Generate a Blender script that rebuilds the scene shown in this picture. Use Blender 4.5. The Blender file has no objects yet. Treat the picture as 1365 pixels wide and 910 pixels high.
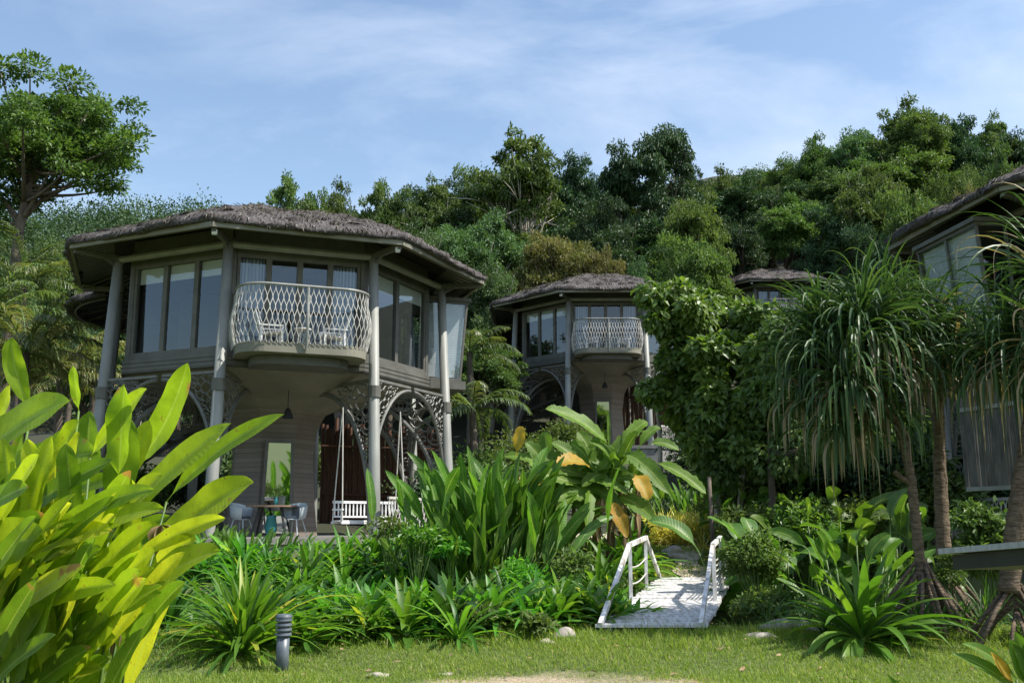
import bpy, math, numpy as np
from mathutils import Vector, Matrix
sc = bpy.context.scene
COL = sc.collection
rng = np.random.default_rng(7)
PI = math.pi
rad = math.radians
# ------------------------------------------------------------------ camera
F = 1327.; EYE = 1.55; PITCH = math.atan(245/F)
CP, SP = math.cos(PITCH), math.sin(PITCH)
def P(px, py, Y):
    """world point seen at photo pixel (px,py) when it stands Y metres away"""
    a = (px-682.5)/F; b = (455-py)/F
    d = np.array([a, CP-b*SP, SP+b*CP]); return np.array([0, 0, EYE]) + d*(Y/d[1])
cd = bpy.data.cameras.new('camera'); cam = bpy.data.objects.new('camera', cd); COL.objects.link(cam)
cd.sensor_width = 36; cd.lens = F/1365*36; cd.clip_end = 2000; cd.clip_start = .05
cam.location = (0, 0, EYE); cam.rotation_euler = (PI/2+PITCH, 0, 0); sc.camera = cam
# ------------------------------------------------------------------ light
EL, AZ = rad(54), rad(-14)          # sun direction, angle from +X
sd = Vector((math.cos(EL)*math.cos(AZ), math.cos(EL)*math.sin(AZ), math.sin(EL)))
ld = bpy.data.lights.new('sun', 'SUN'); ld.energy = 5.0; ld.angle = rad(.5); ld.color = (1, .95, .86)
sun = bpy.data.objects.new('sun', ld); COL.objects.link(sun); sun.rotation_euler = sd.to_track_quat('Z', 'Y').to_euler()
w = bpy.data.worlds.new('World'); sc.world = w; w.use_nodes = True
nt = w.node_tree; N = nt.nodes; L = nt.links; N.clear()
out = N.new('ShaderNodeOutputWorld'); bg = N.new('ShaderNodeBackground'); sky = N.new('ShaderNodeTexSky')
sky.sky_type = 'NISHITA'; sky.sun_disc = False; sky.sun_elevation = EL; sky.sun_rotation = PI/2-AZ
sky.air_density = 1.25; sky.dust_density = 1.0; sky.ozone_density = 1.3; sky.altitude = 50
tc = N.new('ShaderNodeTexCoord'); mp = N.new('ShaderNodeMapping'); mp.inputs['Scale'].default_value = (1.2, 2.2, 3.6); mp.inputs['Rotation'].default_value = (.2, .35, .6)
n1 = N.new('ShaderNodeTexNoise'); n1.inputs['Scale'].default_value = 1.9; n1.inputs['Detail'].default_value = 9; n1.inputs['Roughness'].default_value = .58; n1.inputs['Distortion'].default_value = .45
rp = N.new('ShaderNodeValToRGB'); rp.color_ramp.elements[0].position = .42; rp.color_ramp.elements[0].color = (0, 0, 0, 1); rp.color_ramp.elements[1].position = .78
sx = N.new('ShaderNodeSeparateXYZ'); mx = N.new('ShaderNodeMapRange'); mx.inputs['From Min'].default_value = -.55; mx.inputs['From Max'].default_value = .3; mx.inputs['To Min'].default_value = .3; mx.inputs['To Max'].default_value = .85
mu = N.new('ShaderNodeMath'); mu.operation = 'MULTIPLY'
cm = N.new('ShaderNodeMix'); cm.data_type = 'RGBA'; cm.inputs[7].default_value = (5.0, 5.5, 6.4, 1)
L.new(tc.outputs['Generated'], mp.inputs[0]); L.new(mp.outputs[0], n1.inputs['Vector']); L.new(n1.outputs[0], rp.inputs[0])
L.new(tc.outputs['Generated'], sx.inputs[0]); L.new(sx.outputs[0], mx.inputs['Value']); L.new(rp.outputs[0], mu.inputs[0]); L.new(mx.outputs[0], mu.inputs[1])
L.new(mu.outputs[0], cm.inputs[0]); L.new(sky.outputs[0], cm.inputs[6]); L.new(cm.outputs[2], bg.inputs[0]); bg.inputs[1].default_value = .135
L.new(bg.outputs[0], out.inputs[0])
vs = sc.view_settings; vs.view_transform = 'Standard'; vs.look = 'None'; vs.gamma = 1; vs.exposure = .6; vs.use_curve_mapping = False
sc.cycles.max_bounces = 6; sc.cycles.transparent_max_bounces = 12; sc.cycles.caustics_reflective = False; sc.cycles.caustics_refractive = False
sc.cycles.sample_clamp_indirect = 4
# ------------------------------------------------------------------ materials
def mat(name):
    m = bpy.data.materials.new(name); m.use_nodes = True; t = m.node_tree
    return m, t, t.nodes, t.links, t.nodes['Principled BSDF']
def node(t, ty, **k):
    n = t.nodes.new(ty)
    for a, v in k.items():
        if a.startswith('i_'):
            key = a[2:]; key = int(key) if key.isdigit() else key.replace('_', ' ')
            n.inputs[key].default_value = v
        else: setattr(n, a, v)
    return n
def mixc(t, f, a, b, mode='MIX'):
    n = t.nodes.new('ShaderNodeMix'); n.data_type = 'RGBA'; n.blend_type = mode; n.clamp_factor = True
    for i, v in ((0, f), (6, a), (7, b)):
        if isinstance(v, (int, float)): n.inputs[i].default_value = v
        elif isinstance(v, tuple): n.inputs[i].default_value = (*v, 1) if len(v) == 3 else v
        else: t.links.new(v, n.inputs[i])
    return n.outputs[2]
def mth(t, op, a, b=0., c=0.):
    n = t.nodes.new('ShaderNodeMath'); n.operation = op
    for i, v in enumerate((a, b, c)):
        if isinstance(v, (int, float)): n.inputs[i].default_value = v
        else: t.links.new(v, n.inputs[i])
    return n.outputs[0]
def rampn(t, f, stops):
    n = t.nodes.new('ShaderNodeValToRGB'); e = n.color_ramp.elements
    while len(e) < len(stops): e.new(.5)
    for i, (p, c) in enumerate(stops): e[i].position = p; e[i].color = (*c, 1)
    t.links.new(f, n.inputs[0]); return n.outputs[0]
def leafmat(name, stops, trans=.35, rough=.42, spec=.4, veins=0, brown=None, clump=.35, tcol=1.6):
    """stops: base colours along the per-leaf tint"""
    m, t, n, l, b = mat(name)
    at = node(t, 'ShaderNodeAttribute', attribute_name='leaf'); s = node(t, 'ShaderNodeSeparateXYZ'); l.new(at.outputs['Vector'], s.inputs[0])
    c = rampn(t, s.outputs[2], stops)
    oi = node(t, 'ShaderNodeObjectInfo')
    hv = node(t, 'ShaderNodeHueSaturation'); l.new(c, hv.inputs['Color'])
    l.new(mth(t, 'MULTIPLY_ADD', oi.outputs['Random'], clump, 1-clump/2), hv.inputs['Value'])
    l.new(mth(t, 'MULTIPLY_ADD', oi.outputs['Random'], .035, .4825), hv.inputs['Hue'])
    c = hv.outputs[0]
    if veins:
        av = mth(t, 'ABSOLUTE', s.outputs[1])
        mid = mth(t, 'LESS_THAN', av, .07)
        c = mixc(t, mth(t, 'MULTIPLY', mid, .55), c, (.42, .5, .16))
        wv = mth(t, 'SINE', mth(t, 'SUBTRACT', mth(t, 'MULTIPLY', s.outputs[0], veins), mth(t, 'MULTIPLY', av, 9)))
        c = mixc(t, mth(t, 'MULTIPLY_ADD', wv, .06, .05), c, (.3, .4, .08))
        tcd = node(t, 'ShaderNodeTexCoord')
        nz = node(t, 'ShaderNodeTexNoise', i_Scale=3.); nz.inputs['Detail'].default_value = 4; l.new(tcd.outputs['Object'], nz.inputs['Vector'])
        c = mixc(t, mth(t, 'MULTIPLY', nz.outputs[0], .35), c, (.2, .3, .03))
        n3 = node(t, 'ShaderNodeTexNoise', i_Scale=7.); n3.inputs['Detail'].default_value = 8; n3.inputs['Roughness'].default_value = .7; l.new(tcd.outputs['Object'], n3.inputs['Vector'])
        c = mixc(t, 1., c, rampn(t, n3.outputs[0], [(.3, (.62, .66, .6)), (.55, (1, 1, 1))]), 'MULTIPLY')
        n4 = node(t, 'ShaderNodeTexNoise', i_Scale=34.); n4.inputs['Detail'].default_value = 3; l.new(tcd.outputs['Object'], n4.inputs['Vector'])
        c = mixc(t, mth(t, 'MULTIPLY', mth(t, 'GREATER_THAN', n4.outputs[0], .685), .6), c, (.2, .12, .04))
        bp = node(t, 'ShaderNodeBump', i_Strength=.10, i_Distance=.01); l.new(wv, bp.inputs['Height']); l.new(bp.outputs[0], b.inputs['Normal'])
    if brown:
        tcd = node(t, 'ShaderNodeTexCoord')
        nz = node(t, 'ShaderNodeTexNoise', i_Scale=brown[0]); nz.inputs['Detail'].default_value = 5; l.new(tcd.outputs['Object'], nz.inputs['Vector'])
        k = mth(t, 'ADD', mth(t, 'MULTIPLY', s.outputs[0], .55), nz.outputs[0])
        mk_ = node(t, 'ShaderNodeMapRange'); l.new(k, mk_.inputs['Value']); mk_.inputs['From Min'].default_value = brown[1]; mk_.inputs['From Max'].default_value = brown[1]+.06
        c = mixc(t, mk_.outputs[0], c, brown[2])
    l.new(c, b.inputs['Base Color']); b.inputs['Roughness'].default_value = rough; b.inputs['Specular IOR Level'].default_value = spec
    tr = n.new('ShaderNodeBsdfTranslucent'); tcm = mixc(t, 1., c, (tcol, tcol*1.05, tcol*.45), 'MULTIPLY'); l.new(tcm, tr.inputs[0])
    ms = n.new('ShaderNodeMixShader'); ms.inputs[0].default_value = trans
    l.new(b.outputs[0], ms.inputs[1]); l.new(tr.outputs[0], ms.inputs[2]); l.new(ms.outputs[0], n['Material Output'].inputs[0])
    return m
def surf(name, c1, c2, scale=4., rough=.6, stretch=(1, 1, 1), bump=.2, bd=.01, c3=None, spec=.4, metal=0, coord='Object', detail=6):
    m, t, n, l, b = mat(name)
    tcd = node(t, 'ShaderNodeTexCoord'); mp = node(t, 'ShaderNodeMapping'); mp.inputs['Scale'].default_value = stretch
    l.new(tcd.outputs[coord], mp.inputs[0])
    nz = node(t, 'ShaderNodeTexNoise', i_Scale=scale); nz.inputs['Detail'].default_value = detail; nz.inputs['Roughness'].default_value = .62; l.new(mp.outputs[0], nz.inputs['Vector'])
    st = [(.32, c1), (.68, c2)]
    if c3: st = [(.3, c1), (.55, c2), (.72, c3)]
    c = rampn(t, nz.outputs[0], st); l.new(c, b.inputs['Base Color']); b.inputs['Roughness'].default_value = rough
    b.inputs['Specular IOR Level'].default_value = spec; b.inputs['Metallic'].default_value = metal
    bp = node(t, 'ShaderNodeBump', i_Strength=bump, i_Distance=bd); l.new(nz.outputs[0], bp.inputs['Height']); l.new(bp.outputs[0], b.inputs['Normal'])
    return m
M = {}
M['canopy'] = leafmat('canopy_leaf', [(0, (0.041, 0.076, 0.022)), (.5, (0.085, 0.145, 0.039)), (1, (0.172, 0.241, 0.069))], .3, .5, .3)
M['dark'] = leafmat('dark_leaf', [(0, (0.022, 0.048, 0.020)), (.6, (0.043, 0.086, 0.035)), (1, (0.083, 0.141, 0.054))], .18, .5, .3)
M['bright'] = leafmat('bright_leaf', [(0, (.055, .095, .026)), (.5, (.10, .16, .042)), (1, (.19, .25, .065))], .35, .5, .3)
M['leafy'] = leafmat('glossy_leaf', [(0, (.05, .10, .018)), (.5, (.10, .18, .03)), (1, (.19, .27, .05))], .38, .4, .5)
M['bluish'] = leafmat('bluish_leaf', [(0, (0.044, 0.082, 0.030)), (.5, (0.086, 0.151, 0.059)), (1, (0.151, 0.233, 0.091))], .28, .5, .3)
M['olive'] = leafmat('olive_leaf', [(0, (0.072, 0.102, 0.026)), (.5, (0.156, 0.168, 0.054)), (1, (0.312, 0.276, 0.120))], .3, .5, .3)
M['far'] = leafmat('far_leaf', [(0, (0.026, 0.052, 0.024)), (.5, (0.048, 0.086, 0.036)), (1, (0.086, 0.134, 0.052))], .2, .6, .2)
M['strap'] = leafmat('lily_leaf', [(0, (0.049, 0.146, 0.018)), (.55, (0.098, 0.244, 0.027)), (.9, (0.195, 0.366, 0.037)), (1, (0.512, 0.488, 0.073))], .42, .42, .4)
M['strapdark'] = leafmat('deep_green_leaf', [(0, (.025, .075, .015)), (.6, (.045, .125, .022)), (1, (.10, .2, .035))], .35, .42, .4)
M['big'] = leafmat('canna_leaf', [(0, (.08, .16, .014)), (.35, (.24, .34, .02)), (.7, (.46, .52, .03)), (1, (.66, .58, .06))], .58, .4, .4, veins=210, brown=(7., 1.12, (.38, .2, .08)), clump=.05)
M['banana'] = leafmat('banana_leaf', [(0, (.035, .10, .015)), (.5, (.08, .20, .025)), (.84, (.14, .29, .035)), (.88, (.62, .42, .03)), (1, (.55, .28, .04))], .42, .5, .3, veins=160, clump=.05)
M['helic'] = leafmat('heliconia_leaf', [(0, (.03, .09, .015)), (.6, (.06, .16, .02)), (1, (.12, .25, .03))], .38, .45, .4, veins=120)
M['pand'] = leafmat('pandanus_leaf', [(0, (.028, .065, .022)), (.6, (.06, .12, .038)), (.88, (.12, .19, .055)), (.93, (.3, .23, .13)), (1, (.30, .25, .16))], .25, .45, .35)
M['palm'] = leafmat('palm_leaf', [(0, (0.055, 0.088, 0.033)), (.5, (0.110, 0.154, 0.050)), (1, (0.308, 0.297, 0.132))], .35, .36, .5)
M['yellow'] = leafmat('yellow_grass_leaf', [(0, (.30, .32, .05)), (.5, (.55, .5, .12)), (1, (.72, .62, .25))], .4, .45, .4)
M['grass'] = leafmat('grass_leaf', [(0, (.09, .16, .02)), (.5, (.18, .26, .035)), (.85, (.28, .33, .06)), (1, (.50, .42, .2))], .4, .5, .3, clump=0)
M['bark'] = surf('bark', (.05, .04, .03), (.16, .13, .10), 8, .85, (1, 1, .25), .6, .03)
M['palebark'] = surf('pale_bark', (.22, .2, .16), (.5, .47, .4), 9, .8, (1, 1, .5), .4, .01)
M['pandbark'] = surf('pandanus_bark', (.07, .05, .032), (.25, .18, .12), 18, .9, (.5, .5, 2.2), 1., .06)
M['stalk'] = surf('banana_stalk', (.09, .05, .03), (.32, .22, .13), 6, .7, (3, 3, .3), .4, .01)
M['stem'] = surf('green_stem', (.05, .10, .02), (.13, .21, .04), 6, .5, (3, 3, .3), .1, .01)
def thatchmat():
    m, t, n, l, b = mat('thatch')
    tcd = node(t, 'ShaderNodeTexCoord'); s = node(t, 'ShaderNodeSeparateXYZ'); l.new(tcd.outputs['Object'], s.inputs[0])
    ang = mth(t, 'ARCTAN2', s.outputs[1], s.outputs[0]); r = mth(t, 'SQRT', mth(t, 'ADD', mth(t, 'MULTIPLY', s.outputs[0], s.outputs[0]), mth(t, 'MULTIPLY', s.outputs[1], s.outputs[1])))
    cb = node(t, 'ShaderNodeCombineXYZ'); l.new(mth(t, 'MULTIPLY', ang, 60), cb.inputs[0]); l.new(mth(t, 'MULTIPLY', r, 4.5), cb.inputs[1]); l.new(mth(t, 'MULTIPLY', s.outputs[2], 6), cb.inputs[2])
    nz = node(t, 'ShaderNodeTexNoise', i_Scale=1.6); nz.inputs['Detail'].default_value = 8; nz.inputs['Roughness'].default_value = .75; l.new(cb.outputs[0], nz.inputs['Vector'])
    n2 = node(t, 'ShaderNodeTexNoise', i_Scale=1.3); l.new(tcd.outputs['Object'], n2.inputs['Vector'])
    c = rampn(t, nz.outputs[0], [(.34, (.03, .026, .025)), (.5, (.10, .09, .087)), (.7, (.28, .262, .25))])
    c = mixc(t, mth(t, 'MULTIPLY', n2.outputs[0], .6), c, (.085, .076, .078))
    l.new(c, b.inputs['Base Color']); b.inputs['Roughness'].default_value = .9; b.inputs['Specular IOR Level'].default_value = .15
    bp = node(t, 'ShaderNodeBump', i_Strength=1, i_Distance=.06); l.new(nz.outputs[0], bp.inputs['Height']); l.new(bp.outputs[0], b.inputs['Normal'])
    return m
M['thatch'] = thatchmat()
M['straw'] = leafmat('thatch_straw', [(0, (.05, .042, .038)), (.5, (.16, .14, .125)), (1, (.33, .30, .27))], .08, .85, .1, clump=0)
M['taupe'] = surf('taupe_painted_timber', (.085, .084, .072), (.135, .132, .114), 3, .55, bump=.08)
M['column'] = surf('grey_green_painted_column', (.18, .185, .17), (.28, .285, .26), 2.5, .5, (1, 1, .3), .08)
M['soffit'] = surf('cream_soffit_paint', (.17, .162, .125), (.23, .22, .17), 1.5, .65, bump=.05)
M['iron'] = surf('grey_painted_ironwork', (.10, .10, .09), (.17, .17, .155), 5, .5, bump=.05)
M['rail'] = surf('pale_painted_lattice', (.46, .44, .40), (.62, .60, .55), 5, .5, bump=.05)
M['white'] = surf('white_paint', (.66, .66, .66), (.82, .82, .82), 3, .45, bump=.05)
M['deck'] = surf('weathered_white_boards', (.25, .225, .19), (.60, .59, .58), 5, .65, (4, 1, 1), .3, .01, (.76, .76, .77))
M['worn'] = surf('worn_white_paint', (.28, .25, .2), (.66, .65, .64), 7, .6, (1, 1, .5), .2, .006, (.78, .78, .77))
M['black'] = surf('black_paint', (.02, .02, .02), (.035, .035, .035), 3, .5, bump=.05)
M['dark_wood'] = surf('dark_red_timber', (.05, .022, .014), (.16, .075, .045), 5, .7, (6, 6, .4), .4, .01)
M['terrace'] = surf('pale_terrace_stone', (.17, .165, .15), (.27, .26, .24), 5, .7, bump=.1)
M['rock'] = surf('garden_stone', (.16, .14, .12), (.42, .38, .33), 5, .85, bump=.6, bd=.04)
M['bollard'] = surf('slate_grey_painted_metal', (.07, .085, .10), (.12, .14, .165), 6, .38, bump=.05, spec=.5)
M['seatblue'] = surf('pale_blue_grey_plastic', (.42, .47, .5), (.5, .55, .58), 3, .4, bump=.02)
M['cushion'] = surf('slate_cushion', (.12, .14, .16), (.18, .2, .23), 20, .9, bump=.3)
M['tabletop'] = surf('brown_tabletop', (.18, .11, .07), (.3, .2, .13), 5, .45, (1, 6, 1), .1)
M['blind'] = surf('pale_blind', (.68, .67, .6), (.76, .75, .68), 3, .8, bump=.05)
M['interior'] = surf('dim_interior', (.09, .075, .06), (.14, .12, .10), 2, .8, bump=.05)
def boards(name, c1, c2, axis, period, gapc, rough=.6, gw=.07, scale=4., coord='Object'):
    m, t, n, l, b = mat(name)
    tcd = node(t, 'ShaderNodeTexCoord'); s = node(t, 'ShaderNodeSeparateXYZ'); l.new(tcd.outputs[coord], s.inputs[0])
    if axis == 'ang': v = mth(t, 'ARCTAN2', s.outputs[1], s.outputs[0])
    else: v = s.outputs[axis]
    q = mth(t, 'DIVIDE', v, period); fr = mth(t, 'FRACT', q); fl = mth(t, 'FLOOR', q)
    wn = node(t, 'ShaderNodeTexWhiteNoise', noise_dimensions='1D'); l.new(fl, wn.inputs['W'])
    nz = node(t, 'ShaderNodeTexNoise', i_Scale=scale); nz.inputs['Detail'].default_value = 6; l.new(tcd.outputs['Object'], nz.inputs['Vector'])
    c = mixc(t, mth(t, 'ADD', mth(t, 'MULTIPLY', wn.outputs[0], .5), mth(t, 'MULTIPLY', nz.outputs[0], .5)), c1, c2)
    g = mth(t, 'LESS_THAN', fr, gw); c = mixc(t, g, c, gapc)
    l.new(c, b.inputs['Base Color']); b.inputs['Roughness'].default_value = rough
    bp = node(t, 'ShaderNodeBump', i_Strength=.6, i_Distance=.01); l.new(mth(t, 'SUBTRACT', 1, g), bp.inputs['Height']); l.new(bp.outputs[0], b.inputs['Normal'])
    return m
M['corewood'] = boards('pale_horizontal_boards', (.12, .10, .08), (.22, .185, .15), 2, .11, (.08, .065, .05))
M['ribbed'] = boards('ribbed_eave_boards', (.22, .215, .17), (.29, .28, .22), 'ang', .045, (.035, .032, .028), gw=.42)
M['curtain'] = boards('blue_grey_curtain', (.30, .34, .42), (.6, .62, .66), 1, .07, (.16, .18, .26), .9, gw=.35)
def glass(name, tint, refl=.0):
    m, t, n, l, b = mat(name)
    tr = n.new('ShaderNodeBsdfTransparent'); tr.inputs[0].default_value = (*tint, 1)
    gl = n.new('ShaderNodeBsdfGlossy'); gl.inputs['Roughness'].default_value = .015; gl.inputs[0].default_value = (.8, .88, .95, 1)
    fr = n.new('ShaderNodeLayerWeight')
    ms = n.new('ShaderNodeMixShader'); l.new(mth(t, 'ADD', mth(t, 'MULTIPLY', mth(t, 'POWER', fr.outputs[1], 3.), .8), refl), ms.inputs[0])
    l.new(tr.outputs[0], ms.inputs[1]); l.new(gl.outputs[0], ms.inputs[2]); l.new(ms.outputs[0], n['Material Output'].inputs[0]); return m
M['glass'] = glass('window_glass', (.78, .83, .84), .10)
def plain(name, c, r, metal=0, spec=.5):
    m, t, n, l, b = mat(name); b.inputs['Base Color'].default_value = (*c, 1); b.inputs['Roughness'].default_value = r; b.inputs['Metallic'].default_value = metal
    return m
M['roofshade'] = surf('painted_roof_shade', (.02, .017, .014), (.05, .042, .035), 5, .8, bump=.3)  # near-black colour stands in for the shade in the open roof hollow
M['mirror'] = plain('mirror_glass', (.7, .75, .72), .03, 1)
M['lamp'] = plain('spotlight_lens', (.85, .85, .85), .2)
M['teal'] = plain('teal_glaze', (.02, .16, .17), .25)
# ------------------------------------------------------------------ geometry accumulator
class G:
    def __init__(s): s.v = []; s.f = []; s.a = []; s.mi = []; s.n = 0; s.m = 0
    def add(s, v, f, a=None):
        v = np.asarray(v, float).reshape(-1, 3); f = np.asarray(f, int)
        if f.shape[1] == 3: f = np.concatenate([f, -np.ones((len(f), 1), int)-s.n], 1)
        s.v.append(v); s.f.append(f+s.n); s.mi.append(np.full(len(f), s.m))
        s.a.append(np.zeros((len(v), 3)) if a is None else np.asarray(a, float).reshape(-1, 3)); s.n += len(v)
        return s
    def box(s, c, size, rz=0., taper=1., R=None):
        x, y, z = np.array(size)/2.
        v = np.array([[-x, -y, -z], [x, -y, -z], [x, y, -z], [-x, y, -z], [-x*taper, -y*taper, z], [x*taper, -y*taper, z], [x*taper, y*taper, z], [-x*taper, y*taper, z]])
        if rz: v = v @ np.array([[math.cos(rz), math.sin(rz), 0], [-math.sin(rz), math.cos(rz), 0], [0, 0, 1]])
        if R is not None: v = v @ np.asarray(R).T
        return s.add(v+np.asarray(c), [[3, 2, 1, 0], [4, 5, 6, 7], [0, 1, 5, 4], [1, 2, 6, 5], [2, 3, 7, 6], [3, 0, 4, 7]])
    def beam(s, a, b, w, h, up=(0, 0, 1)):
        a = np.asarray(a, float); b = np.asarray(b, float); d = b-a; ln = np.linalg.norm(d); d = d/ln
        sd = np.cross(d, up); sd /= np.linalg.norm(sd)+1e-9; u = np.cross(sd, d)
        v = [p+sd*i*w/2+u*j*h/2 for p in (a, b) for i, j in ((-1, -1), (1, -1), (1, 1), (-1, 1))]
        return s.add(v, [[0, 1, 2, 3], [7, 6, 5, 4], [0, 4, 5, 1], [1, 5, 6, 2], [2, 6, 7, 3], [3, 7, 4, 0]])
    def tube(s, p, r, k=6, cap=True, closed=False, tint=.5):
        p = np.asarray(p, float); n = len(p); r = np.broadcast_to(np.asarray(r, float), (n,))
        if closed: t = np.roll(p, -1, 0)-np.roll(p, 1, 0)
        else: t = np.gradient(p, axis=0)
        t /= np.linalg.norm(t, axis=1)[:, None]+1e-12
        ref = np.array([0, 0, 1.]) if abs(t[:, 2]).mean() < .8 else np.array([1., 0, 0])
        a = np.cross(t, ref); a /= np.linalg.norm(a, axis=1)[:, None]+1e-12; b = np.cross(t, a)
        th = np.arange(k)*2*PI/k
        v = p[:, None]+r[:, None, None]*(np.cos(th)[None, :, None]*a[:, None]+np.sin(th)[None, :, None]*b[:, None])
        i = np.arange(n if closed else n-1)[:, None]; j = np.arange(k)[None]; i2 = (i+1) % n; j2 = (j+1) % k
        f = np.stack([i*k+j, i*k+j2, i2*k+j2, i2*k+j], -1).reshape(-1, 4)
        at = np.zeros((n*k, 3)); at[:, 0] = np.repeat(np.linspace(0, 1, n), k); at[:, 2] = tint
        v = v.reshape(-1, 3)
        if cap and not closed:
            v = np.vstack([v, p[0], p[-1]]); at = np.vstack([at, at[0], at[-1]])
            c0 = n*k; jj = np.arange(k); f1 = np.stack([jj, np.full(k, c0), (jj+1) % k], 1); f2 = np.stack([(n-1)*k+jj, (n-1)*k+(jj+1) % k, np.full(k, c0+1)], 1)
            s.add(v, f, at); s.n -= len(v); off = s.n
            for ff in (f1, f2):
                q = np.concatenate([ff+off, -np.ones((k, 1), int)], 1); s.f.append(q); s.mi.append(np.full(k, s.m))
            s.n += len(v); return s
        return s.add(v, f, at)
    def cyl(s, c, r, h, k=20, r2=None):
        r2 = r if r2 is None else r2
        return s.tube([c, (c[0], c[1], c[2]+h)], [r, r2], k)
    def lathe(s, c, prof, k=24):
        prof = np.array(prof, float); th = np.arange(k)*2*PI/k
        v = np.stack([prof[:, None, 0]*np.cos(th), prof[:, None, 0]*np.sin(th), np.repeat(prof[:, 1:2], k, 1)], -1).reshape(-1, 3)+np.asarray(c)
        n = len(prof); i = np.arange(n-1)[:, None]; j = np.arange(k)[None]
        return s.add(v, np.stack([i*k+j, i*k+(j+1) % k, (i+1)*k+(j+1) % k, (i+1)*k+j], -1).reshape(-1, 4))
    def grid(s, pts, a=None):
        pts = np.asarray(pts); n, m = pts.shape[:2]; i = np.arange(n-1)[:, None]; j = np.arange(m-1)[None]
        return s.add(pts.reshape(-1, 3), np.stack([i*m+j, i*m+j+1, (i+1)*m+j+1, (i+1)*m+j], -1).reshape(-1, 4), a)
    def poly(s, top, z0, z1):
        """convex prism"""
        n = len(top); v = [(x, y, z0) for x, y in top]+[(x, y, z1) for x, y in top]
        c0 = len(v); cx = sum(p[0] for p in top)/n; cy = sum(p[1] for p in top)/n; v += [(cx, cy, z0), (cx, cy, z1)]
        s.add(v, [[i, (i+1) % n, n+(i+1) % n, n+i] for i in range(n)])
        s.n -= len(v); off = s.n
        q = np.array([[(i+1) % n, i, c0] for i in range(n)]+[[n+i, n+(i+1) % n, c0+1] for i in range(n)])+off
        s.f.append(np.concatenate([q, -np.ones((len(q), 1), int)], 1)); s.mi.append(np.full(len(q), s.m)); s.n += len(v); return s
    def xform(s, Mx):
        Mx = np.array(Mx); s.v = [v @ Mx[:3, :3].T+Mx[:3, 3] for v in s.v]; return s
    def mesh(s, name, mats, smooth=False):
        me = bpy.data.meshes.new(name); v = np.concatenate(s.v); f = np.concatenate(s.f); mi = np.concatenate(s.mi); a = np.concatenate(s.a)
        tri = f[:, 3] < 0
        cnt = np.where(tri, 3, 4); st = np.concatenate([[0], np.cumsum(cnt)[:-1]]); lp = f.reshape(-1)[np.stack([np.ones(len(f), bool)]*3+[~tri], 1).reshape(-1)]
        me.vertices.add(len(v)); me.vertices.foreach_set('co', v.astype(np.float32).ravel())
        me.loops.add(len(lp)); me.loops.foreach_set('vertex_index', lp.astype(np.int32))
        me.polygons.add(len(f)); me.polygons.foreach_set('loop_start', st.astype(np.int32)); me.polygons.foreach_set('loop_total', cnt.astype(np.int32))
        me.polygons.foreach_set('material_index', mi.astype(np.int32)); me.polygons.foreach_set('use_smooth', np.full(len(f), smooth))
        at = me.attributes.new('leaf', 'FLOAT_VECTOR', 'POINT'); at.data.foreach_set('vector', a.astype(np.float32).ravel())
        for m_ in (mats if isinstance(mats, (list, tuple)) else [mats]): me.materials.append(M[m_] if isinstance(m_, str) else m_)
        me.update(calc_edges=True); return me
    def obj(s, name, mats, parent=None, smooth=False): return ob(name, s.mesh(name, mats, smooth), parent)
def ob(name, me, parent=None):
    o = bpy.data.objects.new(name, me); COL.objects.link(o)
    if parent: o.parent = parent
    return o
def tag(o, label=None, cat=None, group=None, kind=None):
    if label: o['label'] = label
    if cat: o['category'] = cat
    if group: o['group'] = group
    if kind: o['kind'] = kind
    return o
def thing(name, label, cat, loc=(0, 0, 0), rz=0., group=None, sc_=1.):
    o = bpy.data.objects.new(name, None); COL.objects.link(o); o.location = loc; o.rotation_euler = (0, 0, rz); o.scale = (sc_,)*3 if np.isscalar(sc_) else sc_
    o.empty_display_size = .2
    return tag(o, label, cat, group)
def children(o): return [c for c in bpy.data.objects if c.parent == o]
def copy_tree(o, parent=None, **kw):
    c = o.copy(); COL.objects.link(c)
    if parent: c.parent = parent
    for ch in children(o): copy_tree(ch, c)
    return c
def place(o, loc, rz=0., s=1., label=None, group=None):
    o.location = loc; o.rotation_euler = (0, 0, rz); o.scale = (s,)*3 if np.isscalar(s) else s
    if label: o['label'] = label
    if group: o['group'] = group
    return o
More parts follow.
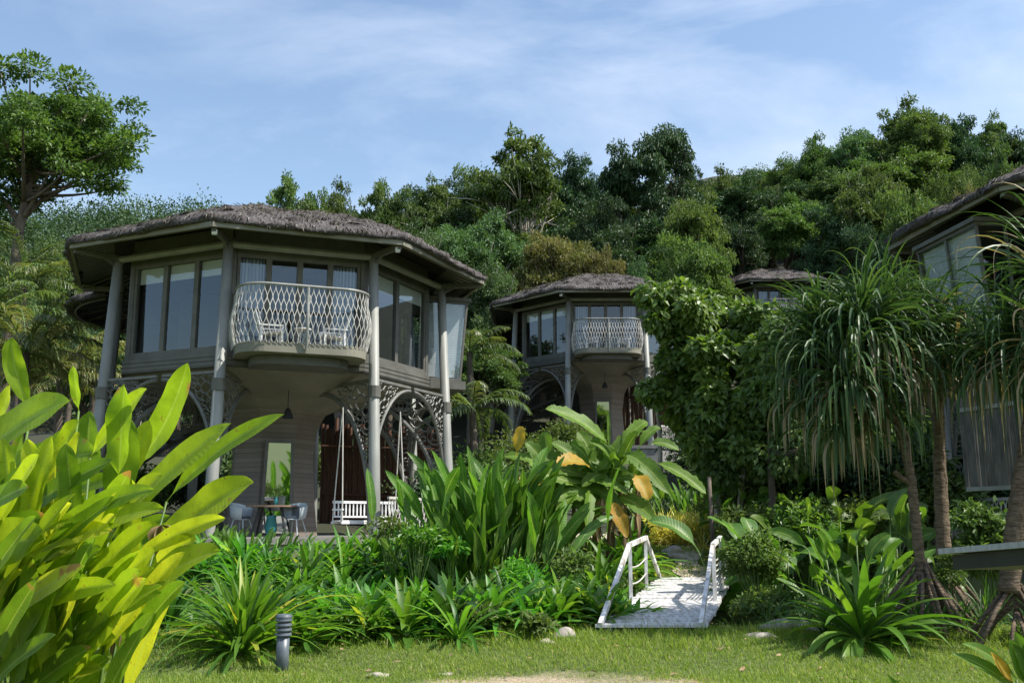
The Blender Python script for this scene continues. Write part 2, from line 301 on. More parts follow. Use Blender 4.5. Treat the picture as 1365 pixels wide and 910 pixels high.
# ------------------------------------------------------------------ leaves
def prof(kind, t):
    T = {'strap': ([0, .15, .5, .8, 1], [.75, .95, 1, .6, .03]), 'grass': ([0, .5, 1], [1, .8, .05]),
         'lance': ([0, .1, .3, .5, .75, .92, 1], [.12, .3, .85, 1, .75, .3, .02]),
         'canna': ([0, .07, .2, .4, .6, .8, .92, .98, 1], [.07, .12, .62, .95, 1, .84, .55, .2, .03]), 'paddle': ([0, .14, .2, .32, .5, .72, .88, .96, 1], [.09, .09, .45, .88, 1, .96, .72, .4, .05]),
         'needle': ([0, .1, .7, 1], [.6, 1, .8, .05])}[kind]
    return np.interp(t, *T)
def straps(g, b, az, el, Lg, W, bend, nseg=6, kind='strap', fold=.25, tint=None, pw=1.5, cross=3, roll=0., ragged=0.):
    """vectorised arching leaves. b (N,3); az, el start heading; bend total droop (rad)"""
    b = np.asarray(b, float); n = len(b); bc = lambda x: np.broadcast_to(np.asarray(x, float), (n,))
    az, el, Lg, W, bend, roll = map(bc, (az, el, Lg, W, bend, roll)); tint = rng.random(n) if tint is None else bc(tint)
    t = np.linspace(0, 1, nseg+1); tm = (t[1:]+t[:-1])/2
    e = el[:, None]-bend[:, None]*tm[None]**pw; e = np.maximum(e, -PI/2+.03)
    d = np.stack([np.cos(e)*np.cos(az)[:, None], np.cos(e)*np.sin(az)[:, None], np.sin(e)], -1)*(Lg/nseg)[:, None, None]
    p = np.concatenate([np.zeros((n, 1, 3)), np.cumsum(d, 1)], 1)+b[:, None]
    tg = np.concatenate([d[:, :1], (d[:, 1:]+d[:, :-1])/2, d[:, -1:]], 1); tg /= np.linalg.norm(tg, axis=2)[..., None]+1e-9
    s0 = np.stack([-np.sin(az), np.cos(az), 0*az], -1)[:, None]+0*tg; nn = np.cross(tg, s0)
    cr, sr = np.cos(roll)[:, None, None], np.sin(roll)[:, None, None]; sd = s0*cr+nn*sr; nn = nn*cr-s0*sr
    wd = W[:, None]*prof(kind, t)[None]
    if ragged: wd = wd*(1-ragged*rng.random(wd.shape))
    wd = wd[..., None]
    if cross == 3: vs_ = np.stack([p-sd*wd-nn*wd*fold*-1, p, p+sd*wd+nn*wd*fold], 2); lv = np.array([-1, 0, 1.])
    else: vs_ = np.stack([p-sd*wd, p+sd*wd], 2); lv = np.array([-1, 1.])
    k = len(lv); a = np.zeros((n, nseg+1, k, 3)); a[..., 0] = t[None, :, None]; a[..., 1] = lv; a[..., 2] = tint[:, None, None]
    base = (np.arange(n)*(nseg+1)*k)[:, None, None]; i = np.arange(nseg)[None, :, None]; j = np.arange(k-1)[None, None]
    f = np.stack([base+i*k+j, base+i*k+j+1, base+(i+1)*k+j+1, base+(i+1)*k+j], -1).reshape(-1, 4)
    g.add(vs_.reshape(-1, 3), f, a.reshape(-1, 3)); return p
def bigleaf(g, a, b, hw, arch=(0, 0, .1), face=None, fold=.35, tint=.5, kind='paddle', n=22, wave=.05, ragged=0., m=6):
    a, b, arch = map(lambda q: np.asarray(q, float), (a, b, arch)); t = np.linspace(0, 1, n+1)
    c = (a+b)/2+arch*2; p = ((1-t)**2)[:, None]*a+(2*t*(1-t))[:, None]*c+(t**2)[:, None]*b
    tg = np.gradient(p, axis=0); tg /= np.linalg.norm(tg, axis=1)[:, None]
    if face is None: face = np.array([rng.normal()*.4, -1, .6+rng.random()*.5])
    sd = np.cross(tg, np.asarray(face, float)); sd /= np.linalg.norm(sd, axis=1)[:, None]; nn = np.cross(sd, tg)
    u = np.linspace(-1, 1, m+1); wd = hw*prof(kind, t)[:, None]*np.ones(m+1)
    if ragged: wd = wd*np.where(np.abs(u) > .6, 1-ragged*rng.random((n+1, m+1)), 1)
    ph = rng.random()*6
    off = wd*u; h = fold*np.abs(u)*wd + wave*hw*np.sin(t[:, None]*14+ph+u*1.2)*np.abs(u)
    v = p[:, None]+sd[:, None]*off[..., None]+nn[:, None]*h[..., None]
    at = np.zeros((n+1, m+1, 3)); at[..., 0] = t[:, None]; at[..., 1] = u; at[..., 2] = tint
    g.grid(v, at.reshape(-1, 3))
def crown(nblob, nleaf, R, zc, lsize, blob=(.7, 1.3), shell=.5, low=-.55, seed=1, droop=.3, asp=.45, lump=.35):
    """leaves as folded rhombi in clumps; returns G and clump centres"""
    r = np.random.default_rng(seed); g = G(); C = []; LT = []
    while len(C) < nblob:
        d = r.normal(size=3); d /= np.linalg.norm(d)
        if d[2] < low: continue
        q = shell+(1-shell)*r.random()**.6
        q *= 1-lump*r.random(); k = min(7, nblob-len(C)) if nblob > 60 else 1
        LT += [r.random()]*k
        for _ in range(k): C.append(d*q+(r.normal(size=3)*.155*np.array([1, 1, .75]) if k > 1 else 0))
    C = np.array(C)*np.array(R)+np.array([0, 0, zc]); br = r.uniform(*blob, nblob)
    n = nblob*nleaf; ci = np.repeat(np.arange(nblob), nleaf)
    d = r.normal(size=(n, 3)); d[:, 2] = np.abs(d[:, 2])*.8+d[:, 2]*.2; d /= np.linalg.norm(d, axis=1)[:, None]
    rr = br[ci]*r.random(n)**.45
    p = C[ci]+d*rr[:, None]*np.array([1.12, 1.12, .85])
    out = d*.8+r.normal(size=(n, 3))*.55; out[:, 2] -= droop; out /= np.linalg.norm(out, axis=1)[:, None]
    up = d*.5+np.array([0, 0, .9])+r.normal(size=(n, 3))*.45
    sd = np.cross(out, up); sd /= np.linalg.norm(sd, axis=1)[:, None]+1e-9; nn = np.cross(sd, out)
    s = lsize*r.uniform(.6, 1.25, n)[:, None]
    v = np.stack([p, p+out*s*.45+sd*s*asp*.5+nn*s*.1, p+out*s-nn*s*.12, p+out*s*.45-sd*s*asp*.5+nn*s*.1], 1)
    tint = np.clip(r.random(n)*.5+r.random(nblob)[ci]*.2+np.array(LT)[ci]*.35, 0, 1)
    a = np.zeros((n, 4, 3)); a[:, 0, 0] = 0; a[:, 1:, 0] = .5; a[..., 2] = tint[:, None]; a[:, 1, 1] = 1; a[:, 3, 1] = -1
    b4 = np.arange(n)[:, None]*4
    g.add(v.reshape(-1, 3), np.concatenate([b4+np.array([0, 1, 2]), b4+np.array([0, 2, 3])]), a.reshape(-1, 3))
    return g, C
def limbs(C, zc, h0, r0, seed=1, nl=16, lean=0.):
    r = np.random.default_rng(seed); g = G()
    top = np.array([lean, 0, zc*.85]); t = np.linspace(0, 1, 9)
    p = t[:, None]*top+np.stack([np.sin(t*3+seed)*r0*.8, np.cos(t*4)*r0*.5, 0*t], 1); p[0] = (0, 0, -1.2)
    g.tube(p, r0*(1.15-.7*t), 9)
    for c in C[r.permutation(len(C))[:nl]]:
        s = r.uniform(.45, .95); a = top*s; mid = (a+c)/2+np.array([0, 0, -.3])+r.normal(size=3)*.25
        q = np.linspace(0, 1, 7)[:, None]; pp = (1-q)**2*a+2*q*(1-q)*mid+q**2*c
        g.tube(pp, r0*(.42-.36*q[:, 0]), 6)
        for _ in range(2):
            e = c+r.normal(size=3)*.8; g.tube(np.array([pp[4], (pp[4]+e)/2+r.normal(size=3)*.1, e]), [r0*.16, r0*.1, r0*.03], 4)
    return g
# ------------------------------------------------------------------ terrain
def sstep(x, a, b): t = np.clip((x-a)/(b-a), 0, 1); return t*t*(3-2*t)
def ground(x, y):
    x = np.asarray(x, float); y = np.asarray(y, float)
    z = np.interp(y, [-400, 11, 13.1, 14.3, 15, 17.5, 18.6, 19.6, 22, 30, 37, 43, 48], [0, .0, .22, .18, -.15, -.1, .42, .6, .95, 1.2, 2.2, 4.2, 4.8])
    sl = .10+.30*sstep(x, -30, -3)+.12*sstep(x, 8, 32)
    yy = np.clip(y-48, 0, 95); z = z+sl*yy*(.55+.45*sstep(yy, 0, 25))
    z = z+45*sstep(y, 115, 225)*(1-sstep(x, -60, 10))*(1-.12*np.sin(x*.03+1))
    z = z+.9*np.sin(x*.21+1.3)*np.sin(y*.17)*sstep(y, 50, 64)
    return z+.03*np.sin(x*1.3)*np.sin(y*1.7+x)*sstep(y, 11, 14)
g = G()
xs = np.concatenate([np.linspace(-600, -60, 30), np.linspace(-56, 56, 140), np.linspace(60, 600, 30)])
ys = np.concatenate([np.linspace(-500, 4, 24), np.linspace(5, 45, 130), np.linspace(46, 260, 90), np.linspace(280, 1200, 12)])
X, Y = np.meshgrid(xs, ys); g.grid(np.stack([X, Y, ground(X, Y)], -1))
def groundmat():
    m, t, n, l, b = mat('lawn_soil')
    tcd = node(t, 'ShaderNodeTexCoord')
    n1 = node(t, 'ShaderNodeTexNoise', i_Scale=1.1); n1.inputs['Detail'].default_value = 6; l.new(tcd.outputs['Object'], n1.inputs['Vector'])
    n2 = node(t, 'ShaderNodeTexNoise', i_Scale=22.); n2.inputs['Detail'].default_value = 6; l.new(tcd.outputs['Object'], n2.inputs['Vector'])
    c = rampn(t, n2.outputs[0], [(.3, (.035, .05, .015)), (.55, (.08, .10, .03)), (.75, (.2, .16, .09))])
    c = mixc(t, mth(t, 'MULTIPLY', n1.outputs[0], .5), c, (.09, .12, .03))
    s = node(t, 'ShaderNodeSeparateXYZ'); l.new(tcd.outputs['Object'], s.inputs[0])
    dx = mth(t, 'DIVIDE', mth(t, 'SUBTRACT', s.outputs[0], .6), 1.35); dy = mth(t, 'DIVIDE', mth(t, 'SUBTRACT', s.outputs[1], 10.3), .62)
    d = mth(t, 'ADD', mth(t, 'MULTIPLY', dx, dx), mth(t, 'MULTIPLY', dy, dy)); d = mth(t, 'ADD', d, mth(t, 'MULTIPLY_ADD', n1.outputs[0], 4.5, -2.2))
    k = node(t, 'ShaderNodeMapRange'); l.new(d, k.inputs['Value']); k.inputs['From Min'].default_value = 1.4; k.inputs['From Max'].default_value = .3
    soil = rampn(t, n2.outputs[0], [(.35, (.22, .17, .11)), (.65, (.42, .34, .23))])
    c = mixc(t, k.outputs[0], c, soil)
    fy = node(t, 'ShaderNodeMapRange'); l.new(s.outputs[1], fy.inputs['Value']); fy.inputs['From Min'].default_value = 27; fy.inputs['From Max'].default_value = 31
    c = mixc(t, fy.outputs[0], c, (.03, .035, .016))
    l.new(c, b.inputs['Base Color']); b.inputs['Roughness'].default_value = .95
    bp = node(t, 'ShaderNodeBump', i_Strength=.6, i_Distance=.03); l.new(n2.outputs[0], bp.inputs['Height']); l.new(bp.outputs[0], b.inputs['Normal'])
    return m
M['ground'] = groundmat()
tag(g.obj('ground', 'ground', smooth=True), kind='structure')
def dirtness(x, y): return np.clip(1.5-(((x-.6)/1.35)**2+((y-10.3)/.66)**2)+.35*np.sin(x*5+y*3)*np.sin(y*9-x*2), 0, 1)
# path beyond the bridge
g = G(); cx_ = np.array([[3.55, 19.3], [3.6, 21], [3.9, 23.5], [4.3, 26], [4.6, 28], [3.2, 29.5], [-.5, 30.2]])
tt = np.linspace(0, 6, 40); px = np.interp(tt, range(7), cx_[:, 0]); py = np.interp(tt, range(7), cx_[:, 1])
dx, dy = np.gradient(px), np.gradient(py); ln = np.hypot(dx, dy); nx, ny = -dy/ln, dx/ln
wd = .33+.12*np.sin(tt*5)+.5*sstep(tt, 2.2, 4)
rows = []
for u in (-1, -.5, 0, .5, 1):
    x_ = px+nx*wd*u; y_ = py+ny*wd*u; rows.append(np.stack([x_, y_, ground(x_, y_)+.02], -1))
M['path'] = surf('sandy_path', (.3, .25, .18), (.5, .43, .33), 9, .95, bump=.4, bd=.02)
g.grid(np.stack(rows, 1)); tag(g.obj('path', 'path', smooth=True), kind='structure')
# lawn
def grass(n, x0, x1, y0, y1, h, wv, seed, frustum=True):
    r = np.random.default_rng(seed)
    y = r.uniform(y0, y1, n); x = r.uniform(x0, x1, n)
    if frustum: ok = np.abs(x) < .56*y+.4; x, y = x[ok], y[ok]
    lump = .5+.5*np.sin(x*2.3+np.sin(y*3.1))*np.sin(y*2.7+x)
    keep = r.random(len(x)) > dirtness(x, y)*.8; x, y, lump = x[keep], y[keep], lump[keep]
    b = np.stack([x, y, ground(x, y)-.005], -1); n = len(x)
    gg = G(); straps(gg, b, r.uniform(0, 2*PI, n), r.uniform(.75, 1.5, n), h*r.uniform(.5, 1.3, n)*(.65+.6*lump)*(1-.6*dirtness(x, y)), wv, r.uniform(.2, 1.3, n), 3, 'grass', cross=2, tint=np.clip(r.random(n)*.75+.18*lump+.55*dirtness(x, y)*r.random(n)+.28*(r.random(n) < .1), 0, 1))
    return gg
g = grass(190000, -7.9, 7.9, 9.9, 14.2, .07, .0035, 3)
g3 = grass(9000, -7.9, 7.9, 12.1, 13.9, .17, .004, 8)
g2 = grass(22000, 1.6, 7.5, 18.6, 27.5, .10, .008, 4, False)
for q_ in (g2, g3): g.v += q_.v; g.f += [f+g.n for f in q_.f]; g.a += q_.a; g.mi += q_.mi; g.n += q_.n
tag(g.obj('grass', 'grass'), 'short green lawn grass thinning over a bare sandy patch', 'grass', kind='stuff')
# ================================================================== VILLA
ROT0 = rad(-69.7)
def oc(R, k, z=0.):                       # octagon corner k: balcony facet lies between corners 0 and 1
    a = (k-.5)*PI/4; return np.array([R*math.cos(a), R*math.sin(a), z])
RW, RC, RCB, RE = 3.55, 3.91, 4.2, 5.0
ZF, ZB, ZE = 3.72, 5.9, 6.02
def bracket():
    """flat filigree bracket in the xz plane: column side at x=0, top at z=0, arch below"""
    g = G(); Wd, Hd = 1.6, 2.35; r = np.random.default_rng(5)
    th = np.linspace(0, PI/2, 18)
    arc = np.stack([Wd-(Wd-.03)*np.cos(th)*1.0, 0*th, -Hd+(Hd-.12)*np.sin(th)], -1)
    g.tube(arc, .045, 6)
    g.beam((.02, 0, -Hd), (.02, 0, 0), .05, .05); g.beam((0, 0, -.03), (Wd, 0, -.03), .05, .06)
    def inside(x, z, rr):
        if x < rr or z > -rr-.03: return False
        a = (Wd-x)/(Wd-.03); b = (z+Hd)/(Hd-.12)
        return math.hypot(a, b) > 1+rr/1.35 or x > Wd
    def ring(x, z, rr, tr=.017):
        t = np.arange(12)*2*PI/12; g.tube(np.stack([x+rr*np.cos(t), 0*t, z+rr*np.sin(t)], -1), tr, 4, closed=True)
    pts = []
    def rose(x, z, R):
        ring(x, z, R*.42, .018); ring(x, z, R, .014)
        for k in range(8):
            a = k*PI/4; ring(x+R*.72*math.cos(a), z+R*.72*math.sin(a), R*.27)
        pts.append((x, z, R))
    rose(.36, -.36, .3)
    for R_ in (.15, .11, .075, .05):
        for _ in range(900):
            x, z = r.uniform(0, Wd), r.uniform(-Hd, 0)
            if inside(x, z, R_) and all(math.hypot(x-a, z-b) > (R_+c)*.93 for a, b, c in pts):
                pts.append((x, z, R_)); ring(x, z, R_)
                if R_ > .1:
                    ring(x, z, R_*.45, .014)
                    for k in range(4): a = k*PI/2+.78; g.tube(np.array([(x+R_*.45*math.cos(a), 0, z+R_*.45*math.sin(a)), (x+R_*math.cos(a), 0, z+R_*math.sin(a))]), .01, 4)
    return g
BR = bracket().mesh('filigree_bracket', 'iron')
def thatch(g, gs, R, z0, z1, corners=True, cut=None, seed=3, nstraw=5000):
    r = np.random.default_rng(seed); na = 288; th = np.arange(na+1)*2*PI/na
    def rad_oct(t, rr, w_):
        k = ((t+PI/8) % (PI/4))-PI/8; o = math.cos(PI/8)/np.cos(((t) % (PI/4))-PI/8) if corners else 1
        return rr*(1-w_+w_*o)
    prf = [(R-.16, -.0), (R+.02, .0), (R+.03, .08), (R-.03, .16)]
    steps = 9; h = z1-z0-.16
    for i in range(1, steps+1):
        q = i/steps; rr = (R-.02)*(1-q); zz = .16+h*(1-(1-q)**1.35)
        prf.append((max(rr, .02), zz)); 
        if i < steps: prf.append((max(rr-.01, .02), zz+.045))
    ph = r.random(20)*6
    pts = np.zeros((len(prf), na+1, 3))
    for i, (rr, zz) in enumerate(prf):
        wob = .035*np.sin(th*9+ph[1])+.03*np.sin(th*23+ph[i % 20])+.025*np.sin(th*61+ph[(i*3) % 20])+r.normal(size=na+1)*.018
        ro = np.array([rad_oct(t+PI/8, rr, .9) for t in th[:-1]]+[0]); ro[-1] = ro[0]
        wob[-1] = wob[0]; dz = .05*np.sin(th*7+ph[2])+.02*np.sin(th*31+ph[(i+5) % 20]); dz = dz+r.normal(size=na+1)*.012; dz[-1] = dz[0]
        ro = ro+wob*min(1, rr); pts[i] = np.stack([ro*np.cos(th), ro*np.sin(th), z0+zz+dz*(.4 if i < 2 else 1)*min(1, rr)], -1)
    n, m = pts.shape[:2]; i = np.arange(n-1)[:, None]; j = np.arange(m-1)[None]
    f = np.stack([i*m+j, i*m+j+1, (i+1)*m+j+1, (i+1)*m+j], -1).reshape(-1, 4); v = pts.reshape(-1, 3)
    if cut is not None:
        c = v[f].mean(1); f = f[np.hypot(c[:, 0]-cut[0], c[:, 1]-cut[1]) > cut[2]]
    g.add(v, f)
    # straw: fringe and loose ends
    t = r.uniform(0, 2*PI, nstraw); q = np.where(r.random(nstraw) < .5, r.random(nstraw)*.04, r.random(nstraw)**1.3*.95)
    idx = 3+q*(n-4); i0 = idx.astype(int); fr = (idx-i0)[:, None]; j0 = (t/(2*PI)*na).astype(int)
    b = pts[i0, j0]*(1-fr)+pts[np.minimum(i0+1, n-1), j0]*fr
    if cut is not None: k = np.hypot(b[:, 0]-cut[0], b[:, 1]-cut[1]) > cut[2]; b, t, q = b[k], t[k], q[k]
    nn_ = len(b); edge = q < .04
    b[:, 2] += .015-.1*edge*r.random(nn_)
    straps(gs, b, t+r.normal(size=nn_)*.25, np.where(edge, r.uniform(-.5, -.15, nn_), r.uniform(-.3, .12, nn_)), r.uniform(.12, .34, nn_)*np.where(edge, .75, 1), .011, .5, 2, 'grass', cross=2)
def facet(k): a = k*PI/4; return a, np.array([math.cos(a), math.sin(a), 0]), np.array([-math.sin(a), math.cos(a), 0])
def make_villa(label, loc, rz, full=True):
    V = thing('stilt_villa', label, 'villa', loc, rz)
    # roof
    g = G(); gs = G(); thatch(g, gs, RE, ZE, 7.72, nstraw=9000); rf = g.obj('thatched_roof', 'thatch', V, True); gs.obj('straw_fringe', 'straw', rf)
    # soffit, conical ribbed boards inside the thatch; inner slope coloured as roof shade
    g = G(); g.add([oc(RE-.12, k, ZE-.01) for k in range(8)]+[oc(RC+.15, k, ZE+.3) for k in range(8)], [[k, (k+1) % 8, 8+(k+1) % 8, 8+k] for k in range(8)])
    g.m = 1; g.add([oc(RC+.15, k, ZE+.3) for k in range(8)]+[oc(.6, k, ZE+.7) for k in range(8)], [[k, (k+1) % 8, 8+(k+1) % 8, 8+k] for k in range(8)]); g.obj('eave_soffit', ['ribbed', 'roofshade'], V)
    g = G()
    for k in range(8): g.beam(oc(RE-.08, k, ZE-.03), oc(RE-.08, k+1, ZE-.03), .07, .1)
    g.obj('eave_trim', 'soffit', V)
    for k in range(8):
        g = G(); a = oc(RC-.1, k, ZB+.0); b = oc(RE-.15, k, ZE-.09); g.beam(a, b, .08, .12); g.beam(oc(RC-.05, k, ZB-.22), oc(RC+.42, k, ZE-.08), .05, .06)
        g.obj('rafter', 'taupe', V)
    g = G()
    for k in range(8): g.tube([oc(RC, k, ZB-.02), oc(RC, k+1, ZB-.02)], .075, 8)
    g.obj('ring_beam', 'column', V)
    for k in range(8):
        g = G(); g.tube([oc(RCB+.03, k, -.9), oc(RCB, k, 0), oc(RC, k, ZB+.02)], [.125, .125, .1], 14); c = g.obj('column', 'column', V, True)
        g = G(); p = oc(RCB+(RC-RCB)*ZF*.78/ZB, k, ZF*.8); g.cyl(p-np.array([0, 0, .12]), .14, .24, 12); g.obj('collar', 'taupe', c)
    # upper floor slab with ribbed fascia, soffit funnel
    g = G(); g.poly([tuple(oc(RW+.12, k)[:2]) for k in range(8)], ZF-.30, ZF-.02)
    for i in range(3): g.poly([tuple(oc(RW+.14, k)[:2]) for k in range(8)], ZF-.27+i*.09, ZF-.20+i*.09)
    g.obj('floor_slab', 'taupe', V)
    g = G(); g.add([oc(RW+.05, k, ZF-.31) for k in range(8)]+[oc(1.7, k, ZF-.70) for k in range(8)]+[oc(1.2, k, ZF-.9) for k in range(8)],
        [[k, 8+k, 8+(k+1) % 8, (k+1) % 8] for k in range(8)]+[[8+k, 16+k, 16+(k+1) % 8, 8+(k+1) % 8] for k in range(8)]); g.obj('underside', 'soffit', V)
    # header, sill and back walls
    g = G(); wb = [3, 4, 5]
    for k in range(8):
        a, nrm, tg = facet(k); mid = nrm*RW*math.cos(PI/8); hw = RW*math.sin(PI/8)
        g.box(mid+np.array([0, 0, (5.80+6.25)/2]), (.1, 2*hw, .63), a); g.box(mid*.999+np.array([0, 0, ZF+.03]), (.12, 2*hw-.01, .1), a)
        if k in wb: g.box(mid+np.array([0, 0, (ZF+5.80)/2]), (.09, 2*hw-.02, 5.80-ZF), a)
        g.tube([oc(RW, k, ZF-.03), oc(RW, k, 6.1)], .085, 8)
    g.obj('wall', 'taupe', V)
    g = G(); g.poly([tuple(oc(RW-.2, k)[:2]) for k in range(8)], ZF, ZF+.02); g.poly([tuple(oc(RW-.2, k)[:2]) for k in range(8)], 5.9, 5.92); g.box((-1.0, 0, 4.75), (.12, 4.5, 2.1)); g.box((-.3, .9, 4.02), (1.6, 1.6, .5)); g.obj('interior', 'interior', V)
    # windows
    def win(k, u0, u1, blind, z0=ZF+.08, z1=5.80, name='window', curtain=False, inset=0.):
        a, nrm, tg = facet(k); mid = nrm*(RW*math.cos(PI/8)-inset); g = G(); c = (u0+u1)/2; wdt = u1-u0
        for u, hh in ((u0+.03, 1), (u1-.03, 1)): g.box(mid+tg*u+np.array([0, 0, (z0+z1)/2]), (.09, .06, z1-z0), a)
        for z in (z0+.03, z1-.03): g.box(mid+tg*c+np.array([0, 0, z]), (.085, wdt-.12, .06), a)
        fr = g.obj(name, 'taupe', V)
        g = G(); g.add([mid+tg*(c+sx_*(wdt/2-.06))+np.array([0, 0, zz]) for sx_, zz in ((-1, z0+.06), (1, z0+.06), (1, z1-.06), (-1, z1-.06))], [[0, 1, 2, 3]]); g.obj('pane', 'glass', fr)
        if blind:
            g = G(); g.box(mid-nrm*.05+tg*c+np.array([0, 0, z1-.06-blind/2]), (.01, wdt-.13, blind), a); g.obj('blind', 'blind', fr)
        if curtain:
            n = 40; u = np.linspace(0, 1, n); pts = np.array([[mid-nrm*(.11+.03*math.sin(x*50))+tg*(u0+.08+x*(wdt-.16))+np.array([0, 0, z]) for x in u] for z in (z0+.05, z1-.06)])
            g = G(); g.grid(pts); g.obj('curtain', CURT, fr, True)
        return fr
    hw = RW*math.sin(PI/8)-.08
    for k, n in ((-1, 3), (-2, 3), (1, 2)):
        for i in range(n):
            u0 = -hw+2*hw*i/n; win(k, u0, u0+2*hw/n, .36 if k != -2 else .3)
    for i in range(4):
        u0 = -hw+2*hw*i/4; d = win(0, u0, u0+2*hw/4, 0, name='glazed_door', curtain=i in (0, 3))
        if i in (1, 2):
            g = G(); a, nrm, tg = facet(0); u = (u0+2*hw/4-.04) if i == 1 else u0+.04
            g.box(nrm*(RW*math.cos(PI/8)+.07)+tg*u+np.array([0, 0, 4.75]), (.03, .02, .16), a); g.obj('handle', 'iron', d)
    # glass bay on facet 2
    a, nrm, tg = facet(2); ap = RW*math.cos(PI/8); bay = G(); BD, BWt = 1.0, .95; z0, z1 = ZF+.02, 5.66
    def bp(u, d, z): f = (z-z0)/(z1-z0); return nrm*(ap+d*(1+.16*f))+tg*(u*(1+.02*f))+np.array([0, 0, z])
    for u in (-BWt, BWt):
        for d in (.06, .52, 1.0): bay.beam(bp(u, d, z0), bp(u, d, z1), .05, .05, up=tg)
        for z in (z0, z1): bay.beam(bp(u, .03, z), bp(u, 1.03, z), .06, .06)
    for z in (z0, z1): bay.beam(bp(-BWt, 1.0, z), bp(BWt, 1.0, z), .06, .06)
    bay.beam(bp(0, 1.0, z0), bp(0, 1.0, z1), .05, .05, up=tg)
    bay.box(nrm*(ap+.55)+np.array([0, 0, z0-.14]), (1.15, 2.05, .2), a); bay.box(nrm*(ap+.6)+np.array([0, 0, z1+.07]), (1.3, 2.1, .08), a)
    bo = bay.obj('bay_window', 'taupe', V)
    def quad(g, c4): g.add(c4, [[0, 1, 2, 3]])
    for (ua, da, ub, db) in ((-BWt, .08, -BWt, .5), (-BWt, .54, -BWt, .98), (BWt, .08, BWt, .98), (-BWt, 1.0, 0, 1.0), (0, 1.0, BWt, 1.0)):
        g = G(); quad(g, [bp(ua, da, z0+.04), bp(ub, db, z0+.04), bp(ub, db, z1-.04), bp(ua, da, z1-.04)]); g.obj('pane', 'glass', bo)
    g = G(); e = .06
    for (ua, da, ub, db) in ((-BWt+e, .08, -BWt+e, .95), (-BWt+e, .94, BWt-e, .94)):
        for i in range(44):
            z = z0+.06+i*(z1-z0-.1)/44; g.add([bp(ua, da, z), bp(ub, db, z), bp(ub, db, z+.035)-np.array([0, 0, 0]), bp(ua, da, z+.035)], [[0, 1, 2, 3]])
    g.obj('blind', 'white', bo)
    # balcony
    def plan(u, off=0.):                      # u 0..1 along railing, metres out from facade line
        x0 = RW*math.cos(PI/8)+.02; Wb, D, r = 1.29+off, 1.26+off, .55
        segs = [D-r, PI/2*r, 2*(Wb-r), PI/2*r, D-r]; tot = sum(segs); s = u*tot
        if s < segs[0]: return np.array([x0+s, -Wb])
        s -= segs[0]
        if s < segs[1]: t = s/r; return np.array([x0+D-r+r*math.sin(t), -Wb+r-r*math.cos(t)])
        s -= segs[1]
        if s < segs[2]: return np.array([x0+D, -Wb+r+s])
        s -= segs[2]
        if s < segs[3]: t = s/r; return np.array([x0+D-r+r*math.cos(t), Wb-r+r*math.sin(t)])
        s -= segs[3]; return np.array([x0+D-r-s, Wb])
    def nrm2(u): p = plan(min(u+.002, 1)); q = plan(max(u-.002, 0)); d = p-q; d /= np.linalg.norm(d); return np.array([d[1], -d[0]])
    us = np.linspace(0, 1, 50); g = G()
    g.poly([tuple(plan(u)) for u in us], ZF-.16, ZF+.04); bl = g.obj('balcony', 'soffit', V)
    g = G(); g.poly([tuple(plan(u, -.3)) for u in us], ZF-.34, ZF-.165); g.obj('balcony_joist_box', 'taupe', bl)
    HR = 1.16
    def bulge(h): return .085*math.sin(min(1, h/.8)*PI)*.9+.02
    g = G(); NS, nz_ = 88, 26
    for i in range(NS):
        pth = []
        for j in range(nz_+1):
            h = j/nz_*HR; u = min(max((i+.5)/NS+(.5/NS)*(-1)**i*math.sin(2*PI*h/.40), 0), 1); n_ = nrm2(u); p = plan(u)+n_*bulge(h/HR); pth.append((p[0], p[1], ZF+.02+h))
        g.tube(pth, .0068, 4, cap=False)
    g.obj('railing_lattice', 'rail', bl)
    g = G(); g.tube([(*(plan(u)+nrm2(u)*.02), ZF+HR+.02) for u in us], .03, 8); g.obj('handrail', 'column', bl)
    g = G(); n_ = nrm2(.5)
    g.tube([(*(plan(.5)+n_*(bulge(h)+.015)), ZF-.1+h*(HR+.1)) for h in np.linspace(0, 1, 9)], .03, 8)
    g.obj('railing_post', 'column', bl)
    for u in (0.01, .99): g = G(); g.tube([(*(plan(u)+nrm2(u)*bulge(h)), ZF+h*HR) for h in np.linspace(0, 1, 9)], .03, 8); g.obj('railing_post', 'column', bl)
    # filigree brackets under the slab
    def br(k, dirv, z=ZF-.45, s=1., name='filigree_bracket'):
        o = ob(name, BR, V); p = oc(RCB-.16 if z < 9 else 0, k, z); a = math.atan2(dirv[1], dirv[0]); o.location = p; o.rotation_euler = (0, 0, a); o.scale = (s, 1, s)
    for k in (0, 1, 2, 3, 6, 7):
        br(k, -oc(1, k), s=1.3); 
    for k, k2 in ((1, 2), (2, 1), (7, 0), (0, 7), (6, 7), (3, 2), (2, 3), (7, 6)):
        br(k, oc(1, k2)-oc(1, k), s=.92)
    # core
    g = G(); hw_ = []
    prf = [(1.12, -.02), (1.02, .8), (.95, 1.8), (1.05, 2.5), (1.3, 2.95)]
    v = []; 
    for R_, z in prf: v += [oc(R_, k, z) for k in range(8)]
    g.add(v, [[i*8+k, i*8+(k+1) % 8, (i+1)*8+(k+1) % 8, (i+1)*8+k] for i in range(4) for k in range(8)]); cw = g.obj('core_wall', 'corewood', V)
    # tall mirror door with frame on the facet towards the garden
    g = G(); x0 = 1.12*math.cos(PI/8)+.03; x1 = x0+.14
    for s in (-1, 1): g.beam((x0, .33*s, .05), (x1, .28*s, 2.1), .07, .07, up=(1, 0, 0))
    g.beam((x1-.002, -.32, 2.1), (x1-.002, .32, 2.1), .07, .07); dr = g.obj('core_door', 'taupe', cw)
